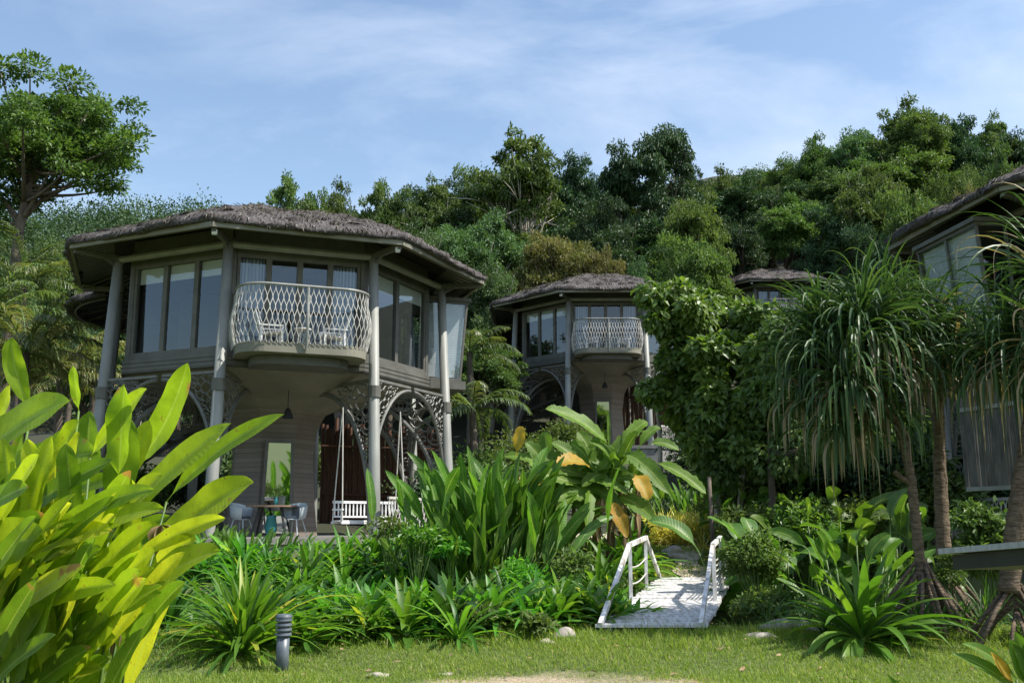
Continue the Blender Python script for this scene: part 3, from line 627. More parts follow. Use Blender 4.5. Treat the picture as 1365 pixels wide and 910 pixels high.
    g = G(); g.add([(x0+.005, -.30, .08), (x0+.005, .30, .08), (x1+.005, .25, 2.08), (x1+.005, -.25, 2.08)], [[0, 1, 2, 3]]); g.obj('mirror_pane', 'mirror', cw)
    # terrace with low lattice balustrade on three facets
    g = G(); g.poly([tuple(oc(4.75, k)[:2]) for k in range(8)], -1.3, -.0); g.poly([tuple(oc(4.8, k)[:2]) for k in range(8)], -.1, .02); g.obj('terrace', 'terrace', V)
    for k in (1, 2, -2):
        a, nrm, tg = facet(k); ap2 = 4.55*math.cos(PI/8); h2 = 4.55*math.sin(PI/8)-.1; g = G()
        for z in (.08, .8): g.beam(nrm*ap2-tg*h2+np.array([0, 0, z]), nrm*ap2+tg*h2+np.array([0, 0, z]), .05, .05)
        for i in range(26):
            for sgn in (-1, 1):
                hs = np.linspace(0, 1, 8); g.tube([nrm*ap2+tg*(-h2+2*h2*(i+.5)/26+sgn*h2/26*math.sin(h*2*PI))+np.array([0, 0, .08+.72*h]) for h in hs], .011, 4, cap=False)
        g.obj('terrace_balustrade', 'iron' if k == -2 else 'rail', V)
    # rear round stair roof with rafters
    sc0 = np.array([-4.15, 1.45]); sc0 = np.array([-4.2, -1.3]) if STAIR is None else STAIR
    g = G(); gs = G(); thatch(g, gs, 3.45, 0, 1.3, False, cut=(-sc0[0], -sc0[1], 4.35), nstraw=2500); sr = g.obj('stair_roof', 'thatch', V, True); sr.location = (sc0[0], sc0[1], 5.80)
    gs.obj('straw_fringe', 'straw', sr)
    g = G()
    for i in range(26):
        a = i*2*PI/26; e = np.array([3.3*math.cos(a), 3.3*math.sin(a), -.02])
        if np.hypot(e[0]+sc0[0], e[1]+sc0[1]) > 4.4: g.tube([e, e*.45+np.array([0, 0, .55])], .035, 5)
    for rr, z in ((3.25, -.03), (2.4, .26), (1.6, .5)):
        t = np.linspace(0, 2*PI, 60); p = np.stack([rr*np.cos(t), rr*np.sin(t), 0*t+z], -1); ok = np.hypot(p[:, 0]+sc0[0], p[:, 1]+sc0[1]) > 4.4
        runs = np.split(np.arange(60), np.where(~ok)[0])
        for q in runs:
            q = q[ok[q]]
            if len(q) > 2: g.tube(p[q], .03, 5)
    g.obj('roof_rafters', 'taupe', sr)
    # stair landing + curved stair with lattice balustrade
    g = G(); cen = sc0*.98; t = np.linspace(0, 2*PI, 33)[:-1]
    g.poly([(cen[0]+1.9*math.cos(a), cen[1]+1.9*math.sin(a)) for a in t], ZF-.35, ZF-.2); st = g.obj('stair', 'taupe', V)
    g = G()
    for i in range(17):
        a = rad(-150+i*11.5); z = .1+i*.2; g.box((cen[0]+2.3*math.cos(a), cen[1]+2.3*math.sin(a), z), (.9, .3, .05), a)
    g.obj('stair_tread', 'taupe', st)
    g = G()
    for rr in (1.85, 2.75):
        g.tube([(cen[0]+rr*math.cos(rad(-150+i*11.5)), cen[1]+rr*math.sin(rad(-150+i*11.5)), .05+i*.2) for i in range(18)], .07, 6)
    g.tube([(cen[0]+2.75*math.cos(rad(-150+i*11.5)), cen[1]+2.75*math.sin(rad(-150+i*11.5)), 1.0+i*.2) for i in range(18)], .03, 6)
    for i in range(0, 60):
        a = rad(-150+i*11.5/60*17); z = .1+i*.2*17/60
        for sg in (-1, 1):
            g.tube([(cen[0]+2.75*math.cos(a+sg*.02*math.sin(h*7)), cen[1]+2.75*math.sin(a+sg*.02*math.sin(h*7)), z+h*.95) for h in np.linspace(0, 1, 7)], .01, 4, cap=False)
    g.obj('stair_balustrade', 'iron', st)
    g = G(); NS = 60
    for i in range(NS):
        g.tube([(cen[0]+1.95*math.cos(2*PI*(i+.5+(-1)**i*.5*math.sin(6*PI*h))/NS), cen[1]+1.95*math.sin(2*PI*(i+.5+(-1)**i*.5*math.sin(6*PI*h))/NS), ZF-.2+h*1.0) for h in np.linspace(0, 1, 15)], .011, 4, cap=False)
    g.tube([(cen[0]+1.95*math.cos(a), cen[1]+1.95*math.sin(a), ZF+.82) for a in np.linspace(0, 2*PI, 40)], .03, 6); g.obj('landing_railing', 'iron', st)
    # spot lamps at eave corners
    for k in (0, 1):
        g = G(); p = oc(RE-.22, k, ZE-.14); g.cyl(p-np.array([0, 0, .06]), .05, .1, 12, .065); s_ = g.obj('spotlight', 'lamp', V, True)
    return V
CURT = 'curtain'
def world2local(cx, cy, rz, x, y): dx, dy = x-cx, y-cy; return np.array([dx*math.cos(rz)+dy*math.sin(rz), -dx*math.sin(rz)+dy*math.cos(rz)])

S = 1.15
def atz(px, py, z):
    """world point at pixel (px,py) on the horizontal plane z"""
    q = P(px, py, 1.); return P(px, py, (z-EYE)/(q[2]-EYE))
VC = np.array([-5.617*S, 23.479*S, 1.26])
STAIR = world2local(VC[0], VC[1], ROT0, -8.5*S, 26.9*S)/S
V1 = make_villa('largest stilt villa, at left, round thatched roof, wire lattice balcony and glass bay', VC, ROT0)
V1.scale = (S,)*3
def fit_villa(cols, Y0, r0):
    def proj(p):
        cyv = p[1]*CP+(p[2]-EYE)*SP; return np.array([682.5+F*p[0]/cyv, 455-F*(-p[1]*SP+(p[2]-EYE)*CP)/cyv])
    r = np.random.default_rng(1); v = np.array([P(cols[0][0], 0, Y0)[0], Y0, r0, 4.]); s = np.array([2, 2, .2, 1.])
    def err(v):
        e = 0
        for x, y, k, rr, zz, wt in cols:
            a = v[2]+(k-.5)*PI/4; e += wt*((proj((v[0]+S*rr*math.cos(a), v[1]+S*rr*math.sin(a), v[3]+S*zz))-np.array([x, y]))**2).sum()
        return e
    e = err(v)
    for i in range(5000):
        w2 = v+r.normal(size=4)*s; e2 = err(w2)
        if e2 < e: v, e = w2, e2; s = s*1.08
        else: s = np.maximum(s*.997, 1e-4)
    print('fit', v, e); return v
v2 = fit_villa([(686, 417, -1+1, RC, ZB, 1), (757, 397, 1, RC, ZB, 1), (858, 396, 2, RC, ZB, 1), (658, 405, 0, RE, ZE, .5), (747, 388, 1, RE, ZE, .5)], 46, rad(-130)) if False else \
     fit_villa([(686, 417, -1, RC, ZB, 1), (757, 397, 0, RC, ZB, 1), (858, 396, 1, RC, ZB, 1), (658, 405, -1, RE, ZE, .5), (747, 388, 0, RE, ZE, .5)], 46, rad(-80))
V2 = copy_tree(V1); place(V2, (v2[0], v2[1], v2[3]), v2[2], S, 'second stilt villa, in the middle distance above the banana plants, with lattice balcony')
V3 = copy_tree(V1); p3 = atz(1038, 372, 17.3); place(V3, (p3[0]+.6, p3[1]+5.4, 17.3-ZE*S), rad(-92), S, 'distant stilt villa on the slope, only roof and upper windows showing above the leafy tree')
Z4 = 1.15+ZE*S; A4 = atz(1180, 330, Z4); B4 = atz(1365, 228, Z4); d4 = (B4-A4)[:2]; d4 /= np.linalg.norm(d4)
B4 = A4[:2]+d4*2*RE*S*math.sin(PI/8); n4 = np.array([d4[1], -d4[0]]); n4 = -n4 if n4[0] > 0 else n4
C4 = (A4[:2]+B4)/2-n4*RE*S*math.cos(PI/8); r4 = math.atan2(n4[1], n4[0])-PI/2
print('A4', A4, 'B4', B4, 'C4', C4, math.degrees(r4))
V4 = copy_tree(V1); place(V4, (C4[0], C4[1], 1.15), r4, S, 'stilt villa at the right edge, its thatched roof rising out of frame')
# ---------------------------------------------------------------- furniture
ZT = VC[2]+.02*S
def make_chair():
    t = thing('armchair', 'pale blue-grey shell armchair with slate cushion, right of the terrace table', 'chair', group='shell armchairs on the terrace')
    g = G(); n = 15; th = np.linspace(-2.2, 2.2, n)   # tub shell: back at +y
    rows = []
    for z, r_, lift in ((.42, .19, 0), (.46, .25, 0), (.58, .275, .0), (.72, .30, .10)):
        rows.append([(r_*math.sin(a)*1.05, r_*math.cos(a), z+lift*max(0, math.cos(a))-(.06 if z > .7 else 0)*max(0, -math.cos(a))) for a in th])
    g.grid(rows); rr = np.array(rows)*np.array([.93, .93, 1])+np.array([0, 0, .005]); g.grid(rr[:, ::-1]); g.lathe((0, 0, 0), [(.0, .44), (.19, .43), (.21, .41), (0, .41)], 20); g.obj('shell', 'seatblue', t, True)
    g = G(); g.box((0, .0, .47), (.32, .32, .06), 0, .85); g.box((0, .17, .6), (.32, .07, .22)); g.obj('cushion', 'cushion', t)
    for x in (-1, 1):
        for y in (-1, 1): g = G(); g.tube([(x*.13, y*.13, .42), (x*.23, y*.22, 0)], [.016, .011], 8); g.obj('leg', 'seatblue', t)
    return t
ch = make_chair(); p = P(392, 712, 24.0); place(ch, (p[0], p[1], ZT), rad(160)+PI, .98)
c2 = copy_tree(ch); p = P(321, 712, 24.2); place(c2, (p[0], p[1], ZT), rad(70), .98, 'pale blue-grey shell armchair left of the terrace table')
t = thing('dining_table', 'brown topped terrace table with dark slanted legs between two armchairs', 'table', (*P(361, 712, 24.1)[:2], ZT))
g = G(); g.poly([(.62*math.cos(a), .42*math.sin(a)) for a in np.linspace(0, 2*PI, 25)[:-1]], .70, .74); g.obj('table_top', 'tabletop', t)
for x in (-1, 1):
    for y in (-1, 1): g = G(); g.tube([(x*.25, y*.15, .70), (x*.42, y*.28, 0)], [.035, .022], 8); g.obj('leg', 'black', t)
g = G(); g.lathe((0, 0, 0), [(.1, 0), (.15, .2), (.11, .45), (.13, .5), (0, .5)], 20)
o = g.obj('ceramic_stool', 'teal', None, True); tag(o, 'teal glazed ceramic stool under the terrace table', 'stool'); o.location = (t.location[0]+.02, t.location[1]-.1, ZT)
g = G(); g.lathe((0, 0, 0), [(.04, 0), (.06, .1), (.025, .18), (.03, .22)], 14); v_ = g.obj('vase', 'teal', None, True); tag(v_, 'small dark vase with twigs on the terrace table', 'vase'); v_.location = (t.location[0]+.1, t.location[1]-.05, ZT+.74)
g = G(); 
for i in range(9): a = i*.7; g.tube([(0, 0, .1), (.05*math.cos(a), .05*math.sin(a), .3), (.16*math.cos(a), .16*math.sin(a), .42+.02*(i % 3))], .006, 4)
g.obj('twig', 'stem', v_)
# swing bench hanging from the brackets
pL, pR = P(450, 694, 23.6), P(533, 694, 24.6); mid = (pL+pR)/2; az = math.atan2(pR[1]-pL[1], pR[0]-pL[0]); zs = P(490, 694, 24)[2]
sw = thing('swing_bench', 'white slatted swing bench hung on ropes under the large villa', 'swing', (mid[0], mid[1], zs), az); hwid = np.linalg.norm((pR-pL)[:2])/2; top = P(456, 545, 24)[2]-zs
g = G()
for i in range(6): g.box((0, -.22+i*.09, 0), (2*hwid, .07, .03))
for y in (-.24, .26): g.box((0, y, -.04), (2*hwid+.06, .05, .06))
g.obj('seat', 'white', sw)
g = G(); g.box((0, .27, .44), (2*hwid, .05, .06)); g.box((0, .26, .1), (2*hwid, .03, .04))
for i in range(17): g.tube([(-hwid+.05+i*(2*hwid-.1)/16, .26, .1), (-hwid+.05+i*(2*hwid-.1)/16, .27, .25), (-hwid+.05+i*(2*hwid-.1)/16, .27, .42)], [.014, .022, .014], 6)
g.obj('backrest', 'white', sw)
for s_ in (-1, 1):
    g = G(); g.box((s_*hwid, 0, .26), (.05, .5, .04)); g.box((s_*hwid, -.2, .12), (.04, .04, .26)); g.obj('armrest', 'white', sw)
    g = G(); 
    for y in (-.24, .26): g.tube([(s_*hwid, y, 0), (s_*(hwid-.05), 0, top)], .014, 6)
    g.obj('rope', 'rail', sw)
# balcony chairs and a side table (local villa frame -> world)
def v2w(V, x, y, z): m = Matrix.Translation(V.location) @ Matrix.Rotation(V.rotation_euler[2], 4, 'Z') @ Matrix.Scale(V.scale[0], 4); return m @ Vector((x, y, z))
def make_lounge():
    t = thing('lounge_chair', 'x', 'chair', group='white chairs on the balconies')
    g = G()
    for i in range(6): g.box((-.0+(-.22+i*.09), 0, .28+.015*i), (.075, .5, .02))
    g.obj('seat', 'white', t)
    g = G()
    for i in range(6): g.beam((-.22, -.21+i*.084, .28), (-.42, -.21+i*.084, .88), .07, .02, up=(1, 0, 0))
    g.obj('backrest', 'white', t)
    for s_ in (-1, 1):
        g = G(); g.box((-.02, s_*.28, .48), (.6, .08, .025)); g.obj('armrest', 'white', t)
        for x in (-.25, .25): g = G(); g.box((x, s_*.27, .235), (.05, .05, .47)); g.obj('leg', 'white', t)
    return t
lc = make_lounge(); first = True
for V_, nm in ((V1, "largest villa's balcony"), (V2, "second villa's balcony")):
    for y, sd_, rz_ in ((-.62, 'left', .55), (.62, 'right', -.55)):
        o = lc if first else copy_tree(lc); first = False
        p = v2w(V_, 3.98, y, ZF+.045); place(o, p, V_.rotation_euler[2]+rz_+(PI if 0 else 0)+(1.0 if y < 0 else -1.0), .92, 'white slatted lounge chair on the %s, the %s of the two' % (nm, sd_))
    g = G(); g.cyl((0, 0, .42), .2, .025, 20); q = g.obj('side_table', 'white', None); tag(q, 'small white round table between the chairs on the '+nm, 'table', 'side tables on the balconies'); q.location = v2w(V_, 4.0, 0, ZF+.045)
    for k in range(3): g = G(); g.tube([(.1*math.cos(k*2.1), .1*math.sin(k*2.1), .42), (.17*math.cos(k*2.1), .17*math.sin(k*2.1), 0)], .012, 6); g.obj('leg', 'white', q)
for V_, nm in ((V1, 'largest'), (V2, 'second')):
    q = thing('pendant_lamp', 'dark pendant lamp hanging below the floor of the %s villa' % nm, 'lamp', v2w(V_, 2.3, 0, ZF-.6), group='pendant lamps under the villas'); g = G(); g.tube([(0, 0, 0), (0, 0, -.45)], .01, 5); g.obj('cable', 'black', q); g = G(); g.lathe((0, 0, -.7), [(.14, 0), (.12, .08), (.05, .24), (.02, .26)], 18); g.obj('lamp_shade', 'black', q, True)
# pole fences behind the terraces
def pole_fence(x0, y0, x1, y1, h, n, label, m='dark_wood', r=.06, ztop=None, seed=1, name='pole_fence'):
    f = thing(name, label, 'fence', (x0, y0, float(ground(x0, y0)))); g = G(); rr = np.random.default_rng(seed)
    for i in range(n):
        u = (i+rr.random()*.3)/n; x, y = (x1-x0)*u, (y1-y0)*u; z = float(ground(x0+x, y0+y))-f.location[2]; hh = h*(1+rr.normal()*.05)
        g.tube([(x, y, z-.2), (x+rr.normal()*.02, y, z+hh*.5), (x+rr.normal()*.03, y+rr.normal()*.02, z+hh)], r*rr.uniform(.7, 1.2), 7)
    g.obj('poles', m, f)
    for q in (.3, .8): g = G(); g.tube([(0, -.08, h*q), (x1-x0, y1-y0-.08, h*q+float(ground(x1, y1))-f.location[2])], .05, 6); g.obj('rail', m, f)
pole_fence(P(425, 700, 33)[0], 33.2, P(600, 700, 33)[0], 31.5, 3.1, 46, 'dark red-brown fence of round poles behind the swing bench')
pole_fence(P(815, 600, 51)[0], 51, P(905, 600, 50)[0], 50, 3.2, 30, "dark red-brown pole fence behind the second villa's terrace", seed=2)
# bamboo screen under the right villa
a_ = P(1288, 648, 17.2); b_ = P(1440, 660, 15.2); f = thing('bamboo_screen', 'grey weathered bamboo screen with cross rails under the right villa', 'fence', (a_[0], a_[1], a_[2]-.05)); g = G(); rr = np.random.default_rng(9)
hS = P(1300, 520, 17)[2]-a_[2]; dx_, dy_ = b_[0]-a_[0], b_[1]-a_[1]
for i in range(75):
    u = i/75; g.tube([(dx_*u, dy_*u, 0), (dx_*u+rr.normal()*.01, dy_*u, hS*1.25*(1+rr.normal()*.02))], .013*rr.uniform(.8, 1.4), 6)
M['bamboo'] = surf('grey_bamboo', (.06, .058, .054), (.16, .15, .135), 8, .6, (1, 1, .3), .2)
g.obj('cane_panel', 'bamboo', f)
for q in (0, .83*hS, 1.2*hS): g = G(); g.box((dx_/2, dy_/2-.03, q), (math.hypot(dx_, dy_), .05, .07), math.atan2(dy_, dx_)); g.obj('rail', 'column', f)
# ---------------------------------------------------------------- bridge
nL, nR, fL, fR = P(800, 833, 13.3), P(940, 833, 13.3), P(880, 768, 19.2), P(975, 772, 19.2)
nL[2] = nR[2] = (nL[2]+nR[2])/2; fL[2] = fR[2] = P(925, 769, 19.2)[2]
br = thing('footbridge', 'small white-painted timber footbridge with rope railings over the planted ditch', 'bridge', tuple(nL)); O = nL
lf = lambda s_, t_: (nL+(nR-nL)*s_)*(1-t_)+(fL+(fR-fL)*s_)*t_-O
g = G(); NB = 44; rb = np.random.default_rng(3)
for i in range(NB):
    t0 = i/NB; t1 = (i+.93)/NB; h = rb.normal()*.004; e0, e1 = rb.normal(size=2)*.01
    v = [lf(-.02+e0, t0), lf(1.02+e1, t0), lf(1.02+e1, t1), lf(-.02+e0, t1)]; v = [q+np.array([0, 0, h]) for q in v]
    g.add([q-np.array([0, 0, .035]) for q in v]+v, [[3, 2, 1, 0], [4, 5, 6, 7], [0, 1, 5, 4], [1, 2, 6, 5], [2, 3, 7, 6], [3, 0, 4, 7]])
g.obj('deck_boards', 'deck', br)
for s_ in (.08, .92): g = G(); g.beam(lf(s_, 0)-np.array([0, 0, .12]), lf(s_, 1)-np.array([0, 0, .12]), .09, .16); g.obj('bearer', 'taupe', br)
for s_, nm in ((0, 'left'), (.96, 'right')):
    rl = bpy.data.objects.new('railing', None); COL.objects.link(rl); rl.parent = br
    ta, tb, h = .42, .70, .84; up = np.array([0, 0, 1.]); g = G()
    g.beam(lf(s_, ta-.02)+up*h, lf(s_, tb+.02)+up*h, .06, .065); g.obj('handrail', 'worn', rl)
    for t_ in (ta, tb): g = G(); g.beam(lf(s_, t_), lf(s_, t_)+up*(h-.03), .05, .055, up=(1, 0, 0)); g.obj('post', 'worn', rl)
    g = G(); g.beam(lf(s_, .0), lf(s_, ta-.01)+up*h, .055, .075); g.obj('brace', 'worn', rl)
    g = G(); g.beam(lf(s_, 1.), lf(s_, tb+.01)+up*h, .05, .08); g.obj('brace', 'worn', rl)
    for q in ((.3, .6) if nm == 'left' else (.12, .22, .32, .42, .52, .62, .72)):
        g = G(); tt = np.linspace(0, 1, 9); g.tube([lf(s_, ta+(tb-ta)*x)+up*(h*q-.05*math.sin(x*PI)) for x in tt], .012, 6)
        if nm == 'right': g.tube([lf(s_, tb)+up*h*q, lf(s_, tb+(1-tb)*(1-q)*.95)+up*h*q*.97], .009, 5)
        g.obj('rope', 'rail', rl)
# ---------------------------------------------------------------- bollard
pb = P(376, 888, 11.1); bo = thing('bollard_light', 'slate grey bollard light with louvred head on the lawn by the front-left lily clump', 'bollard', (pb[0], pb[1], float(ground(pb[0], pb[1]))))
g = G(); g.cyl((0, 0, -.05), .068, .42, 28); g.obj('post', 'bollard', bo, True)
g = G(); 
for i in range(4): z = .375+i*.05; g.lathe((0, 0, z), [(.055, 0), (.085, .0), (.09, .008), (.085, .03), (.055, .036)], 28)
g.cyl((0, 0, .36), .052, .2, 20); g.lathe((0, 0, .575), [(.055, -.02), (.088, -.018), (.09, 0), (.08, .022), (0, .03)], 28); g.obj('louvred_head', 'bollard', bo)
# ---------------------------------------------------------------- rocks
def rock(name, px, py, Y, sx, sy, sz, label, seed, m='rock', group='garden stones'):
    r = np.random.default_rng(seed); g = G(); n = 14; u = np.linspace(0, PI, n); v = np.linspace(0, 2*PI, 21); U, Vv = np.meshgrid(u, v, indexing='ij')
    k = r.normal(size=(5, 3)); rad_ = 1+.12*sum(np.sin(2.2*(k[i, 0]*np.sin(U)*np.cos(Vv)+k[i, 1]*np.sin(U)*np.sin(Vv)+k[i, 2]*np.cos(U))+i) for i in range(5))
    pts = np.stack([sx*rad_*np.sin(U)*np.cos(Vv), sy*rad_*np.sin(U)*np.sin(Vv), sz*rad_*np.cos(U)], -1); g.grid(pts)
    o = g.obj(name, m, None, True); p = P(px, py, Y); o.location = (p[0], Y, float(ground(p[0], Y))-sz*.05); return tag(o, label, 'rock', group)
M['palerock'] = surf('pale_stone', (.24, .21, .17), (.46, .41, .34), 7, .9, bump=.8, bd=.02)
rock('stone', 750, 835, 12.9, .15, .12, .10, 'rounded grey-brown stone at the lawn edge left of the bridge foot', 1)
rock('stone', 727, 840, 12.5, .09, .08, .05, 'small pale stone just left of the rounded stone by the bridge', 2, 'palerock')
rock('stone', 506, 882, 10.9, .13, .08, .03, 'flat pale stone sunk in the lawn right of the bollard', 3, 'palerock')
rock('stone', 596, 880, 11.0, .10, .06, .022, 'flat pale stone in the mid lawn, near the second sunken stone', 4, 'palerock')
rock('stone', 1012, 832, 12.8, .18, .12, .06, 'low reddish stone in the grass right of the bridge', 5, 'palerock')
rock('stone', 1033, 815, 13.6, .2, .16, .14, 'grey boulder at the left foot of the large crinum', 6)
rock('stone', 1062, 806, 14.0, .24, .16, .15, 'darker grey boulder half under the crinum leaves', 7)
rock('stone', 1090, 825, 13.3, .16, .1, .07, 'small grey stone under the drooping crinum leaves', 8)
rock('stone', 897, 725, 22.2, .2, .18, .14, 'pale stone beside the path beyond the bridge', 9, 'palerock')
rock('stone', 905, 733, 21.5, .16, .14, .1, 'small pale stone in front of another beside the path', 10, 'palerock')
# table edge at right
pa, pb_ = P(1250, 731, 6.6), P(1420, 716, 5.3); tb = thing('garden_table', 'dark-sided table or counter with weathered grey top entering at the right edge', 'table', (pb_[0], pb_[1], 0))
O = np.array([pb_[0], pb_[1], 0]); d = pa-pb_; d2 = np.array([-d[1], d[0], 0]); d2 = d2/np.linalg.norm(d2)*-.62
if d2[0] < 0: d2 = -d2
if True:
    q = [pa, pb_-d*.0, pb_+d2, pa+d2]; g = G(); z = .0
    q = [np.array([v[0], v[1], pa[2] if i in (0, 3) else pb_[2]])-O for i, v in enumerate(q)]; M['greytop'] = surf('weathered_grey_plank', (.3, .3, .3), (.5, .49, .48), 8, .6, (.3, 3, 1), .2)
    g.add([v-np.array([0, 0, .035]) for v in q]+q, [[3, 2, 1, 0], [4, 5, 6, 7], [0, 1, 5, 4], [1, 2, 6, 5], [2, 3, 7, 6], [3, 0, 4, 7]]); g.obj('table_top', 'greytop', tb)
    c_ = sum(q)/4; g = G(); qq = [c_+(v-c_)*np.array([.86, .86, 1]) for v in q]; g.add([v-np.array([0, 0, .13]) for v in qq]+[v-np.array([0, 0, .037]) for v in qq], [[3, 2, 1, 0], [4, 5, 6, 7], [0, 1, 5, 4], [1, 2, 6, 5], [2, 3, 7, 6], [3, 0, 4, 7]]); g.obj('apron', 'black', tb)
    for v in (qq[1], qq[2]): g = G(); g.box((v[0], v[1], (v[2]-.1)/2), (.07, .07, v[2]-.1)); g.obj('leg', 'black', tb)
# ================================================================== VEGETATION
BIG = dict(
 airy=('canopy', crown(150, 95, (4.3, 4.3, 3.9), 7.9, .34, (.4, .85), .4, -.6, 11, asp=.5, lump=.35)),
 canopy=('canopy', crown(215, 110, (4.2, 4.2, 3.7), 7.8, .33, (.42, .88), .6, -.6, 12)),
 dark=('dark', crown(215, 110, (4.2, 4.2, 3.9), 7.8, .34, (.42, .88), .6, -.6, 13)),
 dense=('dark', crown(170, 190, (4.3, 4.3, 4.2), 7.6, .36, (.7, 1.0), .88, -.7, 14, lump=.1, droop=.9)),
 bright=('bright', crown(215, 110, (4.2, 4.2, 3.8), 7.8, .36, (.42, .88), .55, -.6, 15)),
 bluish=('bluish', crown(215, 110, (4.2, 4.2, 3.8), 7.8, .28, (.42, .88), .55, -.6, 16, asp=.5)),
 olive=('olive', crown(215, 110, (4.2, 4.2, 3.6), 7.9, .30, (.42, .88), .55, -.6, 17)),
 fine=('canopy', crown(215, 110, (4.2, 4.2, 3.8), 7.8, .24, (.42, .88), .5, -.7, 18)))
PROTO = {}
for i, (k, (m_, (gg, C))) in enumerate(BIG.items()):
    nm = dict(airy='broadleaf_tree', canopy='broadleaf_tree', dark='dark_tree', dense='round_crowned_tree', bright='bright_green_tree', bluish='grey_green_tree', olive='olive_tree', fine='fine_leaved_tree')[k]
    PROTO[k] = (nm.replace('olive_tree', 'flowering_tree'), gg.mesh(k+'_crown', m_), limbs(C, 7.8, 0, .3, i, 26 if k == 'airy' else 16).mesh(k+'_trunk', 'palebark' if k in ('airy', 'bluish') else 'bark', True))
rt = np.random.default_rng(21)
def tree(kind, loc, sx, sz, label, group=None, rz=None):
    nm, cm_, tm = PROTO[kind]; o = thing(nm, label, 'tree', loc, rt.uniform(0, 6.28) if rz is None else rz, group, (sx, sx, sz))
    ob('crown', cm_, o); ob('trunk', tm, o); return o
def tree_at(kind, px, py, wpx, Y, label, group=None):
    p = P(px, py, Y); gz = float(ground(p[0], Y)); h = max(p[2]-gz, 4); tree(kind, (p[0], Y, gz), wpx/F*Y*1.03/9.2, h/12.1, label, group)
sky_list = [
 ('airy', 388, 228, 100, 66, 'thin airy tree rising just above the left part of the large villa roof'),
 ('canopy', 450, 246, 80, 70, 'small rounded tree top above the middle of the large villa roof'),
 ('airy', 512, 236, 90, 72, 'airy tree on the skyline above the right slope of the large villa roof'),
 ('airy', 578, 236, 95, 74, 'airy tree left of the tallest bright-green skyline tree'),
 ('bright', 640, 214, 80, 78, 'bright tree leaning against the left side of the tallest centre tree'),
 ('airy', 695, 172, 150, 72, 'tallest bright-green airy tree in the centre of the skyline'),
 ('dark', 768, 206, 90, 80, 'dark tree between the tall bright tree and the round dark tree'),
 ('dense', 862, 174, 132, 74, 'dense round dark-crowned tree on the skyline right of centre'),
 ('dark', 915, 208, 60, 82, 'dark narrow tree top touching the right of the round dark tree'),
 ('canopy', 955, 226, 80, 82, 'low green tree in the skyline dip right of the round dark tree'),
 ('bluish', 1005, 216, 90, 84, 'grey-green tree on the right rise of the skyline'),
 ('fine', 1050, 200, 90, 86, 'fine-leaved tree left of the first dark peak on the right hill'),
 ('canopy', 1090, 180, 90, 84, 'tree forming the first step up of the right-hand skyline'),
 ('bluish', 1145, 162, 100, 82, 'grey-green tree just left of the highest treetop at right'),
 ('canopy', 1205, 132, 120, 82, 'highest treetop on the right-hand hill skyline'),
 ('dark', 1262, 152, 90, 84, 'dark tree just right of the highest treetop'),
 ('airy', 1318, 152, 90, 86, 'airy tree showing sky through it near the right corner'),
 ('dark', 1365, 170, 90, 84, 'dark tree cut by the right edge at the skyline'),
 ('canopy', 1440, 160, 120, 84, 'tree beyond the right edge on the skyline')]
for k, px, py, wp, Y_, lb in sky_list[:-1]: tree_at(k, px, py, wp, Y_, lb, 'skyline trees')
mid_list = [
 ('airy', 420, 268, 110, 58, 'low airy tree right behind the ridge of the large villa'),
 ('fine', 500, 285, 110, 60, 'fine-leaved tree behind the right roof slope of the large villa'),
 ('bluish', 560, 285, 120, 60, 'pale grey-green tree behind the right corner of the large villa roof'),
 ('bluish', 640, 268, 150, 60, 'broad grey-green tree below the tallest centre tree'),
 ('bluish', 655, 340, 110, 55, 'grey-green bushy tree left above the second villa'),
 ('olive', 735, 290, 130, 58, 'olive-brown flowering tree above the left of the second villa roof'),
 ('olive', 800, 312, 90, 56, 'smaller olive-brown flowering tree above the second villa roof peak'),
 ('dark', 805, 262, 100, 66, 'dark tree below and left of the round dark tree'),
 ('bluish', 845, 330, 60, 56, 'slim grey-green tree directly above the second villa'),
 ('bright', 925, 300, 110, 54, 'bright bushy tree right above the end of the second villa roof'),
 ('bright', 925, 250, 100, 64, 'bright tree below the skyline dip, right of the round dark tree'),
 ('dark', 975, 285, 100, 68, 'dark tree above the distant villa'),
 ('canopy', 1045, 262, 120, 72, 'green tree above the distant villa roof'),
 ('dark', 1115, 270, 110, 66, 'dark tree mass left of the right villa roof'),
 ('canopy', 1150, 225, 120, 66, 'mid-slope tree below the grey-green skyline tree'),
 ('bright', 1215, 232, 110, 52, 'bright spreading tree just above the tip of the right villa roof'),
 ('fine', 1275, 205, 120, 62, 'fine-leaved tree above the right villa roof'),
 ('olive', 1310, 225, 70, 50, 'brownish tree touching the right villa roofline'),
 ('canopy', 1345, 195, 110, 58, 'tree at right edge above the right villa roof'),
 ('dark', 1170, 290, 120, 52, 'dark low tree left beside the tip of the right villa roof')]
for k, px, py, wp, Y_, lb in mid_list: tree_at(k, px, py, wp, Y_, lb, 'trees on the middle slope')
skx = [a[1] for a in sky_list]; sky_y = [a[2] for a in sky_list]
kinds = ['canopy', 'dark', 'dark', 'fine', 'bluish', 'canopy', 'dark']
